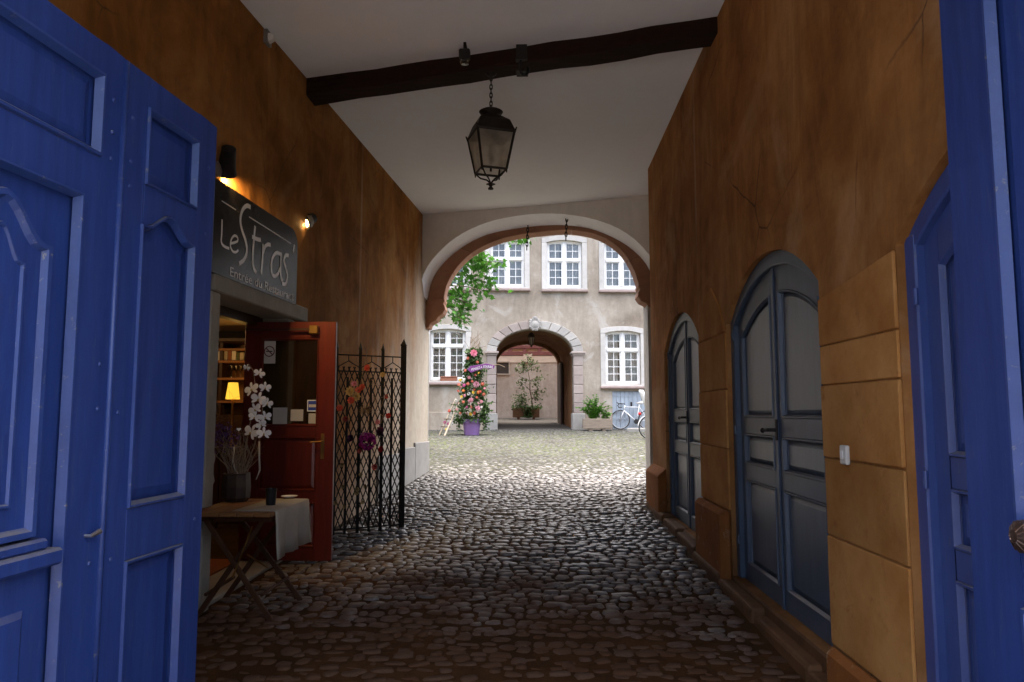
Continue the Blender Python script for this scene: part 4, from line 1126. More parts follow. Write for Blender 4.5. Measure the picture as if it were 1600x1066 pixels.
# planters
def trough(name, x0, x1, y0, yt, Y, dpt, mat, label):
    a, b = at_y(x0, y0, Y), at_y(x1, y0, Y); zt = at_y(x0, yt, Y).z; zb_ = fl(Y + dpt / 2)
    t_ = thing(name, V(((a.x + b.x) / 2, Y + dpt / 2, zb_)), label, 'planter')
    w_ = .05; z0 = zb_ + .08
    for nm, q in (('board', (a.x, b.x, Y, Y + w_)), ('board', (a.x, b.x, Y + dpt - w_, Y + dpt)), ('end_board', (a.x + .001, a.x + w_, Y + w_, Y + dpt - w_)), ('end_board', (b.x - w_, b.x - .001, Y + w_, Y + dpt - w_))):
        MB().box(*q, z0, zt).build(nm, M[mat], t_, bevel=.012)
    MB().box(a.x + w_, b.x - w_, Y + w_, Y + dpt - w_, z0, zt - .05).build('soil', M['ground'], t_)
    for xx_ in (a.x + .2, b.x - .32): MB().box(xx_, xx_ + .12, Y + .03, Y + dpt - .03, zb_ - .03, z0 - .001).build('foot', M[mat], t_)
    return t_, a.x, b.x, zt
tr1, ax, bx, zt1 = trough('planter_trough', 911.5, 956, 669, 654.5, 25.35, .5, 'planterwood', 'weathered wooden trough planter with a feathery green plant by the gateway pier')
random.seed(51)
pm = MB(); pv = []; ps = MB()
cxm = ax + (bx - ax) * .36
def frond(b, tip, nleaf, size, kind, mb, var, sb):
    mid = b.lerp(tip, .5) + V((random.gauss(0, .05), random.gauss(0, .05), .12))
    Q = [b, b.lerp(mid, .5), mid, mid.lerp(tip, .55) + V((0, 0, .03)), tip]
    sb.tube(Q, .006, 4)
    for j in range(nleaf):
        t_ = (.2 + .8 * j / nleaf) * 3.999; i = int(t_); c = Q[i].lerp(Q[i + 1], t_ - i)
        for sg in (-1, 1):
            e = Euler((random.gauss(-.2, .3), random.gauss(0, .3), random.uniform(0, 2 * pi)))
            n = add_leaf(mb, kind, c, size * random.uniform(.6, 1.2), e); var += [random.random()] * n
for k in range(58):
    a = random.uniform(0, 2 * pi); r = random.uniform(.05, .5); h = random.uniform(.35, .95)
    frond(V((cxm + random.gauss(0, .08), 25.6, zt1 - .06)), V((cxm + r * cos(a) * (1.0 if random.random() < .8 else 1.35), 25.6 + r * .55 * sin(a), zt1 + h * (1.05 - r))), 13, .085, 'oval', pm, pv, ps)
for k in range(16):
    x = ax + (bx - ax) * random.uniform(.62, .93)
    frond(V((x, 25.6, zt1 - .06)), V((x + random.gauss(0, .12), 25.6 + random.gauss(0, .1), zt1 + random.uniform(.06, .22))), 5, .09, 'oval', pm, pv, ps)
tag(pm.build('foliage', M['leaf_fern'], tr1, clean=False, var=pv), kind='stuff'); ps.build('stems', M['leaf_fern'], tr1)
tr2, ax, bx, zt2 = trough('planter_box', 801, 843, 652, 637.5, 33.6, .6, 'planterdark', 'brown planter box with a slender shrub against the wall beyond the gateway')
random.seed(52)
sm = MB(); sv = []; sb = MB()
bs_ = V((at_y(832, 640, 33.9).x, 33.9, zt2 - .06))
trunk = [bs_, at_y(831, 625, 33.9), at_y(828, 610, 33.9), at_y(828, 595, 33.9), at_y(825, 580, 33.9), at_y(824, 566, 33.9)]
sb.tube(trunk, [.035, .03, .026, .02, .014, .006], 6)
for (j, px, py) in ((1, 838, 612), (2, 812, 598), (2, 848, 612), (3, 815, 592), (3, 846, 590), (4, 808, 576), (4, 840, 572), (4, 832, 563), (5, 815, 568), (5, 826, 558), (1, 842, 620), (3, 838, 600), (4, 820, 572)):
    tip = at_y(px, py, 33.9 + random.gauss(0, .25)); b = trunk[j]
    sb.tube([b, b.lerp(tip, .5) + V((0, 0, .06)), tip], [.014, .010, .004], 5)
    for k in range(34):
        c = b.lerp(tip, random.uniform(.45, 1.1)) + V((random.gauss(0, .10), random.gauss(0, .10), random.gauss(0, .09)))
        n = add_leaf(sm, 'oval', c, random.uniform(.09, .16), rnd_e()); sv += [random.random()] * n
for k in range(420):
    c = at_y(random.gauss(815, 6), random.gauss(626, 7), 33.9 + random.gauss(0, .2)); n = add_leaf(sm, 'oval', c, random.uniform(.07, .14), rnd_e()); sv += [random.random()] * n
tag(sm.build('foliage', M['leaf_olive'], tr2, clean=False, var=sv), kind='stuff')
iv = MB(); ivv = []
for k in range(520):
    c = V((random.uniform(ax - .05, bx + .1), random.uniform(33.5, 34.1), zt2 + random.gauss(.03, .05)))
    if random.random() < .4: c = V((at_y(random.gauss(825, 4), 640, 33.55).x, 33.55, zt2 - random.uniform(0, .42)))
    n = add_leaf(iv, 'ivy', c, random.uniform(.07, .13), rnd_e()); ivv += [random.random()] * n
tag(iv.build('ivy', M['leaf_ivy'], tr2, clean=False, var=ivv), kind='stuff'); sb.build('trunk', M['bark'], tr2, smooth='all')
# terracotta window box
wbx = FP(fuz(701, 600)[0], 0, .02)
a_, b_ = fuz(688, 597)[0], fuz(714, 597)[0]; z_ = WIN[4]['g'][2] - .022
tbx = MB().cols([(a_, b_, [(z_, z_, z_ + .13, z_ + .13)])], FMAP, .085, -.06).cols([(a_ - .015, b_ + .015, [(z_ + .13, z_ + .13, z_ + .165, z_ + .165)])], FMAP, .1, -.075).build('window_box', M['terracotta'], bevel=.008)
tag(tbx, 'empty terracotta window box on the sill behind the flower tower', 'window box')

# ------------------------------------------------------------------ bicycles
wheel_r = .34
def make_bike(front, rear, label, group, seat=False):
    """front and rear hub positions; frame, bars and seat built between them"""
    front, rear = V(front), V(rear)
    front.z, rear.z = fl(front.y) + wheel_r, fl(rear.y) + wheel_r
    bdir = rear - front; L = bdir.length; bdir.normalize(); bside = bdir.cross(V((0, 0, 1))).normalized()
    bike = thing('bicycle', (front + rear) / 2 - V((0, 0, wheel_r)), label, 'bicycle')
    def B(s, z, n=0):
        p = front + bdir * s * L + bside * n
        return V((p.x, p.y, fl(p.y) + z))
    for c in (front, rear):
        wh = thing('wheel', c, None, None, parent=bike)
        ring = lambda r, n=40: [c + bdir * (r * cos(2 * pi * k / n)) + V((0, 0, r * sin(2 * pi * k / n))) for k in range(n)]
        MB().tube(ring(wheel_r - .014), .017, 8, True).build('tyre', M['rubber'], wh, smooth='all')
        MB().tube(ring(wheel_r - .036), .010, 6, True).build('rim', M['chrome'], wh, smooth='all')
        sp = MB()
        for k in range(24):
            a = 2 * pi * k / 24; sp.tube([c + bside * (.03 if k % 2 else -.03), c + bdir * ((wheel_r - .04) * cos(a)) + V((0, 0, (wheel_r - .04) * sin(a)))], .0018, 3)
        sp.tube([c - bside * .05, c + bside * .05], .018, 8)
        sp.build('spokes', M['chrome'], wh)
    hd, hb, bb, stp = B(.17, .82), B(.14, .66), B(.58, .28), B(.70, .80)
    fr = MB()
    fr.tube([hd + V((0, 0, .03)), hb], .02, 8); fr.tube([hd - V((0, 0, .03)), stp - V((0, 0, .02))], .015, 8); fr.tube([hb, bb], .022, 8); fr.tube([bb, stp + V((0, 0, .06))], .018, 8)
    for sg in (-1, 1):
        fr.tube([bb + bside * .03 * sg, rear + bside * .05 * sg], .010, 6); fr.tube([stp + bside * .02 * sg, rear + bside * .05 * sg], .009, 6)
    fr.build('frame', M['whitetube'], bike, smooth='all')
    fk = MB()
    for sg in (-1, 1): fk.tube([hb + bside * .035 * sg, hb.lerp(front, .55) + bside * .045 * sg, front + bside * .045 * sg], [.018, .015, .010], 6)
    fk.build('fork', M['whitetube'], bike, smooth='all')
    hbm = MB(); stem = hd + V((0, 0, .08)) - bdir * .10
    hbm.tube([hd + V((0, 0, .02)), hd + V((0, 0, .08)), stem], .015, 7)
    for sg in (-1, 1):
        q = stem + bside * .20 * sg
        hbm.tube([stem, q, q - bdir * .09, q - bdir * .14 - V((0, 0, .06)), q - bdir * .10 - V((0, 0, .13)), q - V((0, 0, .13))], .018, 7)
        hbm.tube([q - bdir * .11, q - bdir * .17 + V((0, 0, .05))], .02, 6)
    hbm.build('handlebar', M['rubber'], bike, smooth='all')
    MB().lathe([(.001, -.01), (.085, -.01), (.09, 0), (.085, .01), (.001, .01)], bb + bside * .05, 20, ax=bside).tube([bb + bside * .07, bb + bside * .08 - V((0, 0, .15)) + bdir * .06], .012, 6).build('crank', M['rubber'], bike)
    sd_ = MB(); c = B(.71, .92)
    sd_.tube([stp, c], .013, 6); sd_.tube([c - bdir * .13, c - bdir * .04 + V((0, 0, .01)), c + bdir * .05 + V((0, 0, .02)), c + bdir * .12 + V((0, 0, .015))], [.015, .03, .06, .05], 8)
    sd_.build('saddle', M['rubber'] if seat else M['china'], bike, smooth='all')
    if seat:
        fen = MB(); A, Bq = [], []
        for k in range(15):
            a = radians(5 + 150 * k / 14)
            c = rear + bdir * ((wheel_r + .03) * cos(a)) + V((0, 0, (wheel_r + .03) * sin(a))); A.append(c - bside * .028); Bq.append(c + bside * .028)
        fen.strip(A, Bq); o = fen.build('mudguard', M['whitetube'], bike, smooth='all'); md = o.modifiers.new('thickness', 'SOLIDIFY'); md.thickness = .006
        MB().ball(rear + bdir * .30 + V((0, 0, .40)), (.05, .05, .05), 8, 5).build('rear_light', FL['red'], bike, smooth='all')
        MB().tube([rear + bdir * .02 + V((0, 0, .0)), rear + bdir * .12 + V((0, 0, .44)), rear - bdir * .2 + V((0, 0, .45))], .012, 6).build('carrier', M['rubber'], bike)
        cs = thing('child_seat', rear + V((0, 0, .5)), None, None, parent=bike)
        sh = MB(); rows = []
        for (s_, z, hwid) in [(-.30, .05, .13), (-.16, .0, .15), (-.02, .0, .16), (.07, .05, .17), (.13, .18, .17), (.20, .34, .155), (.25, .48, .13), (.28, .56, .09)]:
            c = rear + bdir * (s_ + .04) + V((0, 0, .53 + z))
            rows.append([c + bside * (hwid * cos(pi * j / 8)) + bdir * (-.10 + .10 * sin(pi * j / 8)) for j in range(9)])
        for a, b in zip(rows, rows[1:]): sh.strip(a, b)
        o = sh.build('shell', M['whitetube'], cs, smooth='all'); md = o.modifiers.new('thickness', 'SOLIDIFY'); md.thickness = .03
        for sg in (-1, 1): MB().tube([rear + V((0, 0, .55)) + bside * .16 * sg, rear - bdir * .18 + V((0, 0, .2)) + bside * .15 * sg], .025, 6).build('leg_guard', M['whitetube'], cs, smooth='all')
wf = at_floor(969.5, 671)
f1 = V((wf.x, wf.y, 0)); r1 = at_y(1012.5, 660, wf.y - .15)
make_bike(f1, r1, 'white road bicycle with drop handlebars leaning before the blue plank door', None)
wr = at_floor(1015.5, 686.5); r2 = V((wr.x, wr.y, 0)); f2 = r2 + V((1.02, .25, 0))
make_bike(f2, r2, 'white bicycle with a white child seat, half hidden by the passage corner', None, seat=True)
# ------------------------------------------------------------------ panelled doors
def inset(pts, d):
    xs_ = [p[0] for p in pts]; zs_ = [p[1] for p in pts]
    cx, cz = (min(xs_) + max(xs_)) / 2, (min(zs_) + max(zs_)) / 2
    kx, kz = 1 - 2 * d / (max(xs_) - min(xs_)), 1 - 2 * d / (max(zs_) - min(zs_))
    return [(cx + (x - cx) * kx, cz + (z - cz) * kz) for x, z in pts]
def raised(pts, fn, n0, n1, d, mat, parent, name='panel', flatrim=0.0):
    """fielded panel: flat rim, bevel, raised field"""
    o_ = pts; i_ = inset(pts, d)
    mb = MB(); A = [fn(s, z, n0) for s, z in o_]
    if flatrim:
        r_ = inset(pts, flatrim); B0 = [fn(s, z, n0) for s, z in r_]; mb.strip(A, B0, closed=True); A = B0; i_ = inset(pts, flatrim + d)
    B = [fn(s, z, n1) for s, z in i_]
    mb.strip(A, B, closed=True); mb.add(B, [tuple(range(len(B)))])
    return mb.build(name, mat, parent)
def moulding(pts, fn, n0, h, w_, mat, parent, name='moulding'):
    """bead round a panel"""
    a, b, c = pts, inset(pts, w_ * .45), inset(pts, w_)
    mb = MB()
    P = [[fn(s, z, n) for s, z in q] for q, n in ((a, n0 - .004), (inset(pts, w_ * .12), n0 + h), (b, n0 + h), (inset(pts, w_ * .6), n0 + h * .3), (c, n0 - .015))]
    for x, y in zip(P, P[1:]): mb.strip(x, y, closed=True)
    return mb.build(name, mat, parent)
def rectp(a, b, c, d): return [(a, c), (b, c), (b, d), (a, d)]
def archp(a, b, c, topf, n=10):
    return [(a, c), (b, c)] + [(s, topf(s)) for s in lin(b, a, n)]

def cellar_door(d, label, mf, mp, ajar=0.0):
    a, b, zb = d['a'], d['b'], d['zb']
    t_ = thing('cellar_door', RMp((a + b) / 2, zb, -.1), label, 'door')
    az_ = lambda s, q=0.0: archz(max(a + .001, min(b - .001, s)), a, b, ZS, RISE) - q
    # arched frame
    fw = .085
    ss = lin(a, b, 20); cs = []
    for p, q in zip(ss, ss[1:]): cs.append((p, q, [(az_(p, fw * 1.1), az_(q, fw * 1.1), az_(p, -.004), az_(q, -.004))]))
    fr = MB().cols([(a - .004, a + fw, [(zb, zb, ZS + .03, ZS + .03)]), (b - fw, b + .004, [(zb, zb, ZS + .03, ZS + .03)])], RMp, -.035, -.14)
    fr.cols(cs, RMp, -.038, -.14); fr.build('frame', mf, t_, bevel=.008)
    m_ = (a + b) / 2
    z_low0, z_low1, z_m0, z_m1, z_u0 = zb + .13, zb + .775, zb + .895, zb + 1.125, zb + 1.25
    for li, (p, q) in enumerate(((a + fw, m_ - .003), (m_ + .003, b - fw))):
        lf = thing('leaf', RMp((p + q) / 2, zb, -.09), None, None, parent=t_)
        so_, si_ = (.105, .085) if li == 0 else (.085, .105)
        pa, pb_ = p + so_, q - si_
        topf = lambda s: az_(s, fw * 1.1)
        pt = lambda s: az_(s, fw * 1.1 + .17)
        cs = [(p, pa, [(zb, zb, topf(p), topf(pa))]), (pb_, q, [(zb, zb, topf(pb_), topf(q))])]
        st_ = lin(pa, pb_, 8)
        for x, y in zip(st_, st_[1:]):
            cs.append((x, y, [(zb, zb, z_low0, z_low0), (z_low1, z_low1, z_m0, z_m0), (z_m1, z_m1, z_u0, z_u0), (pt(x), pt(y), topf(x), topf(y))]))
        MB().cols(cs, RMp, -.075, -.12).build('stiles_and_rails', mf, lf, bevel=.004)
        for pts in (rectp(pa, pb_, z_low0, z_low1), rectp(pa, pb_, z_m0, z_m1), archp(pa, pb_, z_u0, pt)):
            raised(pts, RMp, -.108, -.092, .035, mp, lf, flatrim=.018)
            moulding(pts, RMp, -.075, .008, .022, mf, lf)
    MB().cols([(m_ - .022, m_ + .022, [(zb, zb, az_(m_, fw * 1.1), az_(m_, fw * 1.1))])], RMp, -.062, -.076).build('cover_strip', mf, t_, bevel=.005)
    MB().cols([(a + .002, b - .002, [(fl(a) - .1, fl(b) - .1, zb - .002, zb - .002)])], RMp, .012, -.15).build('sill', M['kerb'], t_, bevel=.012)
    hz_ = zb + 1.17
    h = thing('handle', RMp(m_, hz_, -.06), None, None, parent=t_)
    MB().cols([(m_ - .03, m_ + .012, [(hz_ - .07, hz_ - .07, hz_ + .07, hz_ + .07)])], RMp, -.055, -.064).build('plate', M['iron'], h, bevel=.003)
    MB().tube([RMp(m_, hz_, -.06), RMp(m_, hz_, -.005), RMp(m_ + .10, hz_ - .005, -.002)], [.012, .012, .010], 8).ball(RMp(m_ + .11, hz_ - .006, -.002), .017).build('lever', M['iron'], h, smooth=True)
    for s_ in (a + fw, b - fw):
        for zz in (zb + .3, zb + 1.15, zb + 1.9):
            MB().tube([RMp(s_, zz - .035, -.03), RMp(s_, zz + .035, -.03)], .010, 8).build('hinge', mf, t_, smooth=True)
    return t_
cellar_door(DOORS[0], 'tall arched grey blue double door with a light switch on the stone pier beside it', M['door_grey'], M['door_panel'])
cellar_door(DOORS[1], 'pale grey arched double door last before the courtyard', M['door_grey'], M['door_panel'])
cellar_door(DOORS[2], 'deep blue arched door half hidden behind the folded blue gate leaf', M['door_blue'], M['door_blue'])
# light switch
sw = RMp(3.745, 1.40, .012)
s_ = thing('light_switch', sw, 'small white light switch on the orange stone pier', 'switch')
MB().cols([(3.71, 3.785, [(1.365, 1.365, 1.46, 1.46)])], RMp, .036, .012).build('casing', M['switch'], s_, bevel=.008, seg=2)
MB().cols([(3.73, 3.765, [(1.39, 1.39, 1.435, 1.435)])], RMp, .042, .037).build('rocker', M['white'], s_, bevel=.004)

# ------------------------------------------------------------------ blue gate leaves
GLm = lambda s, z, n: V((-1.70 + .078 * s + n, s, z))
GT = 2.91
gate_l = thing('gate_leaf', GLm(2.5, fl(2.5), 0), 'tall royal blue panelled gate leaf folded open in front of the restaurant table', 'gate')
def hump(a, b, z, r):
    m_ = (a + b) / 2; h = (b - a) / 2
    def f(s):
        k = (s - m_) / h
        return z + r * (.5 + .5 * cos(pi * min(1, abs(k) * 1.15))) if abs(k) < 1 else z
    return f
def leaf_frame(p, q, zb, zt, panels, fn, n0, n1, mat, parent, name='stiles_and_rails'):
    """one board with holes; panels: (a, b, zlow, top function), all sharing columns where they overlap"""
    br_ = {p, q}
    for a, b, c, f in panels:
        for s in lin(a, b, 10): br_.add(round(s, 5))
    br_ = sorted(br_); cs = []
    for x, y in zip(br_, br_[1:]):
        m_ = (x + y) / 2; hs = sorted([(c, f(x), f(y)) for a, b, c, f in panels if a < m_ < b])
        cur0 = cur1 = zb; sp = []
        for c, fx, fy in hs: sp.append((cur0, cur1, c, c)); cur0, cur1 = fx, fy
        sp.append((cur0, cur1, zt, zt)); cs.append((x, y, sp))
    return MB().cols(cs, fn, n0, n1).build(name, mat, parent, bevel=.003)
cst = lambda z: (lambda s: z)
zb = fl(2.4) + .02
# outer half (towards the passage)
ob = thing('outer_fold', GLm(2.87, zb, 0), None, None, parent=gate_l)
P1 = [(2.678, 3.053, .34, cst(1.087)), (2.678, 3.053, 1.274, hump(2.678, 3.053, 2.33, .075)), (2.69, 3.053, 2.485, cst(2.79))]
leaf_frame(2.548, 3.203, zb, GT, P1, GLm, 0, -.055, M['gate_blue'], ob)
for a, b, c, f in P1:
    pts = archp(a, b, c, f, 12)
    raised(pts, GLm, -.036, -.022, .05, M['gate_blue'], ob, flatrim=.012)
    moulding(pts, GLm, 0.0, .010, .022, M['gate_edge'], ob)
MB().cols([(2.5485, 3.2025, [(zb, zb, GT, GT)])], GLm, -.052, -.075).build('backing', M['gate_blue'], ob)
for zz in (2.72, 2.56, 2.45, 1.60, 1.12, .62):
    MB().ball(GLm(2.60, zz + .02 * sin(zz * 9), 0), (.006, .009, .009), 8, 4).build('rivet', M['gate_edge'], ob, smooth='all')
for zz in (2.7, 2.4, 1.17): MB().ball(GLm(3.14, zz, 0), (.006, .009, .009), 8, 4).build('rivet', M['gate_edge'], ob, smooth='all')
# inner half (hinged at the street wall)
ib = thing('inner_fold', GLm(2.14, zb, 0), None, None, parent=gate_l)
P2 = [(1.80, 2.357, .30, cst(2.35)), (1.80, 2.436, 2.50, cst(2.80))]
leaf_frame(1.735, 2.543, zb, GT, P2, GLm, 0, -.055, M['gate_blue'], ib)
moulding(rectp(1.80, 2.357, .30, 2.35), GLm, 0.0, .012, .022, M['gate_edge'], ib)
raised(rectp(1.80, 2.436, 2.50, 2.80), GLm, -.036, -.022, .05, M['gate_blue'], ib, flatrim=.012)
moulding(rectp(1.80, 2.436, 2.50, 2.80), GLm, 0.0, .010, .028, M['gate_edge'], ib)
MB().cols([(1.736, 2.5425, [(zb, zb, GT, GT)])], GLm, -.030, -.075).build('backing', M['gate_blue'], ib)
pts = archp(1.83, 2.222, 1.245, hump(1.83, 2.222, 2.14, .13), 14)
MB().prism([GLm(s, z, .004) for s, z in pts], GLm(0, 0, -.04) - GLm(0, 0, 0)).build('panel', M['gate_blue'], ib)
moulding(pts, GLm, .004, .016, .05, M['gate_edge'], ib)
moulding(inset(pts, .10), GLm, .004, .008, .02, M['gate_edge'], ib)
for k, (z0, z1, n) in enumerate(((1.205, 1.24, .03), (1.155, 1.206, .05))):
    MB().cols([(1.81, 2.30 - .04 * (k == 0), [(z0, z0, z1, z1)])], GLm, n, -.03).build('ledge', M['gate_blue'], ib, bevel=.008)
MB().cols([(1.81, 2.29, [(.33, .33, 1.152, 1.152)])], GLm, .006, -.03).build('lower_panel', M['gate_blue'], ib, bevel=.006)
raised(rectp(1.83, 2.20, .75, 1.04), GLm, .0055, .018, .02, M['gate_blue'], ib, name='raised_field')
MB().tube([GLm(2.545, zb, .002), GLm(2.545, GT - .01, .002)], .011, 8).build('hinge_bead', M['gate_edge'], gate_l, smooth='all')
for zz in (2.74, 2.60, 2.50, 1.80, 1.62, 1.10): MB().ball(GLm(2.49, zz + .015 * sin(zz * 13), 0), (.006, .009, .009), 8, 4).build('rivet', M['gate_edge'], ib, smooth='all')
MB().tube([GLm(2.462, 1.212, 0), GLm(2.462, 1.212, .02), GLm(2.50, 1.222, .025)], [.006, .006, .010], 6).build('latch', M['chrome'], ib)

GRm = lambda s, z, n: V((1.40 - n - .012 * (s - 2.5), s, z))
gate_r = thing('gate_leaf', GRm(2.1, fl(2.1), 0), 'blue gate leaf with a ribbed knob folded against the rust wall', 'gate')
P3 = [(1.82, 2.255, .32, cst(1.06)), (1.82, 2.255, 1.22, cst(2.95))]
leaf_frame(1.735, 2.50, zb, 3.22, P3, GRm, 0, -.055, M['gate_blue'], gate_r)
for a, b, c, f in P3:
    raised(rectp(a, b, c, f(a)), GRm, -.030, -.016, .05, M['gate_blue'], gate_r, flatrim=.012)
    moulding(rectp(a, b, c, f(a)), GRm, 0.0, .012, .032, M['gate_edge'], gate_r)
MB().cols([(1.736, 2.4995, [(zb, zb, 3.22, 3.22)])], GRm, -.045, -.07).build('backing', M['gate_blue'], gate_r)
MB().cols([(1.75, 2.40, [(zb, zb, 3.2, 3.2)])], GRm, -.085, -.125).build('folded_half', M['gate_blue'], gate_r)
kc = GRm(2.178, 1.272, .0)
kn = MB().lathe([(.02, 0), (.018, .012), (.04, .02), (.046, .035), (.04, .052), (.02, .062), (.001, .064)], kc, 24, ax=V((-1, 0, 0)))
for k in range(12):
    a = 2 * pi * k / 12; kn.tube([kc + V((-.022, .042 * cos(a), .042 * sin(a))), kc + V((-.046, .040 * cos(a), .040 * sin(a))), kc + V((-.062, .016 * cos(a), .016 * sin(a)))], [.006, .007, .004], 5)
kn.build('knob', M['knob'], gate_r, smooth=True)

# ------------------------------------------------------------------ restaurant front on the left wall
# stone door surround
ds = thing('door_surround', LM((DY0 + DY1) / 2, fl(6), 0), 'grey stone door surround below the restaurant sign', 'door frame')
MB().cols([(5.30, 7.24, [(2.515, 2.515, 2.655, 2.655)])], LM, .06, -.36).build('lintel', M['lintel'], ds, bevel=.01)
MB().cols([(5.28, 5.42, [(fl(5.3) - .02, fl(5.3) - .02, 2.51, 2.51)])], LM, .05, -.36).build('jamb', M['lintel'], ds, bevel=.01)
MB().cols([(DY1 - .02, DY1 + .12, [(fl(6.9) - .02, fl(6.9) - .02, 2.51, 2.51)])], LM, .012, -.36).build('jamb', M['lintel'], ds, bevel=.01)
wf_ = MB()
wf_.cols([(5.425, 5.50, [(.22, .22, 2.505, 2.505)]), (6.80, 6.875, [(.22, .22, 2.505, 2.505)]), (5.50, 6.80, [(2.43, 2.43, 2.505, 2.505)])], LM, -.24, -.34)
wf_.build('wooden_frame', M['darkwood'], ds, bevel=.006)
MB().cols([(5.425, 6.875, [(fl(5.4) - .02, fl(6.8) - .02, .245, .29)])], LM, .02, -.34).build('threshold', M['lintel'], ds, bevel=.01)

# sign
SN = .07
def sg_pt(cx_, cy_):    # enlarged sign coordinates -> point of the sign face
    px, py = 300 + cx_ / 3.229, 230 + cy_ / 3.229
    p0, p1 = LM(0, 0, SN + .003), LM(10, 0, SN + .003)
    d_ = (p1 - p0).normalized(); n_ = V((d_.y, -d_.x, 0))
    return at_pl(px, py, p0, n_)
sgn_ = thing('restaurant_sign', LM(6.35, 2.665, 0), 'black restaurant sign board with pale handwritten lettering above the doorway', 'sign')
Y0s, Y1s, Z0s, Z1s = sg_pt(112, 400).y, sg_pt(532, 600).y, (sg_pt(102, 620).z + sg_pt(520, 800).z) / 2, (sg_pt(125, 165).z + sg_pt(500, 398).z) / 2
pl = [(Y0s, Z0s), (Y1s, Z0s), (Y1s, Z1s - .14)] + [(Y1s - .16 + .16 * cos(t_), Z1s - .14 + .14 * sin(t_)) for t_ in lin(0.2, pi / 2, 5)] + [(Y0s, Z1s)]
MB().prism([LM(s, z, SN) for s, z in pl], LM(0, 0, -.05) - LM(0, 0, 0)).build('board', M['signboard'], sgn_)
MB().cols([(Y0s - .03, Y0s - .006, [(Z0s - .01, Z0s - .01, Z1s + .02, Z1s + .02)])], LM, .075, .0).build('edge_tube', M['greymetal'], sgn_, bevel=.01, seg=2)
def ribbon(pts, w0, name='letter', mat='signwhite'):
    P = [sg_pt(*p) for p in pts]
    for _ in range(2):
        D = [P[0]]
        for a, b in zip(P, P[1:]): D += [a.lerp(b, .25), a.lerp(b, .75)]
        P = D + [P[-1]]
    nx = V((1, 0, 0)); A, B = [], []
    for i in range(len(P)):
        t_ = (P[min(i + 1, len(P) - 1)] - P[max(i - 1, 0)]).normalized(); s_ = t_.cross(nx).normalized()
        A.append(P[i] + s_ * w0 / 2); B.append(P[i] - s_ * w0 / 2)
    mb = MB().strip(A, B)
    return mb
def letter(strokes, w0):
    m_ = MB()
    for st_ in strokes:
        r = ribbon(st_, w0); m_.add([p + V((.0008 * len(m_.f) / 30, 0, 0)) for p in r.v], r.f)
    return m_.build('letter', M['signwhite'], sgn_, clean=False)
letter([[(152, 365), (150, 440), (146, 482), (162, 502), (188, 512)]], .022)
letter([[(194, 486), (215, 482), (233, 474), (230, 452), (213, 444), (197, 465), (192, 500), (205, 528), (222, 532), (234, 520)]], .020)
letter([[(296, 304), (276, 292), (252, 318), (242, 370), (252, 420), (272, 472), (279, 522), (266, 568), (238, 588)]], .036)
letter([[(319, 398), (311, 480), (305, 560), (309, 608), (324, 634)], [(303, 452), (324, 464), (347, 468)]], .034)
letter([[(359, 488), (356, 560), (350, 642)], [(356, 540), (368, 500), (382, 490), (397, 494)]], .034)
letter([[(446, 540), (424, 530), (404, 560), (398, 615), (408, 652), (428, 650), (445, 610)], [(449, 532), (446, 610), (447, 655), (456, 676)]], .034)
letter([[(488, 548), (472, 542), (462, 572), (474, 610), (483, 650), (474, 694), (455, 690)]], .034)
letter([[(517, 492), (511, 530)]], .030)
ribbon([(150, 271), (186, 294), (222, 317)], .010).build('rule_line', M['signwhite'], sgn_)
ribbon([(288, 352), (394, 419), (500, 487)], .010).build('rule_line', M['signwhite'], sgn_)
vs, fs = text_geo('Entrée du Restaurant', 1.0)
wx = max(p[0] for p in vs)
def small(p):
    k = p[0] / wx
    a, b = sg_pt(188, 648), sg_pt(512, 772)
    q = a.lerp(b, k); return V((q.x + .0002, q.y, a.z + (b.z - a.z) * .3 * k + p[1] * .105))
MB().add([small(p) for p in vs], fs).build('small_lettering', M['signwhite'], sgn_, clean=False)

# sign spotlights
def spot_lamp(mount, head, aim, label, power, glowr):
    t_ = thing('sign_spotlight', mount, label, 'lamp', 'spotlights over the restaurant sign')
    MB().lathe([(.001, 0), (.06, 0), (.06, .035), (.025, .05), (.001, .05)], mount, 16, ax=V((1, 0, 0))).build('wall_plate', M['greymetal'], t_, smooth=True)
    mid = mount.lerp(head, .5) + V((0, 0, .09))
    MB().tube([mount, mount + V((.05, 0, .06)), mid, head + V((0, 0, .07)) - aim * .05], .009, 8).build('arm', M['iron'], t_, smooth='all')
    MB().lathe([(.03, -.19), (.052, -.18), (.062, -.06), (.075, .03), (.08, .036), (.074, .03), (.055, -.05), (.001, -.06)], head, 20, ax=aim).build('housing', M['iron'], t_, smooth=True)
    MB().ball(head - aim * .005, glowr, 12, 8).build('bulb', M['bulb'], t_, smooth='all')
    ld = bpy.data.lights.new('spot', 'SPOT'); ld.energy = power; ld.color = (1.0, .62, .22); ld.spot_size = radians(120); ld.spot_blend = .6; ld.shadow_soft_size = .02
    lo = bpy.data.objects.new('sign_spot_light', ld); link(lo, t_, head + aim * .06 + V((.03, 0, 0)))
    lo.rotation_euler = (-aim).to_track_quat('Z', 'Y').to_euler()
h1 = at_y(354, 264, 5.42); m1 = LM(5.34, h1.z - .03, 0.0)
spot_lamp(m1, h1, V((-.35, .65, -.62)).normalized(), 'black spotlight at the street end of the sign, aimed down along it', 22, .03)
h2 = at_y(475, 349, 7.30); m2 = LM(7.34, h2.z + .03, 0.0)
spot_lamp(m2, h2, V((-.22, -.80, -.52)).normalized(), 'lit spotlight glowing at the courtyard end of the sign', 5.5, .05)
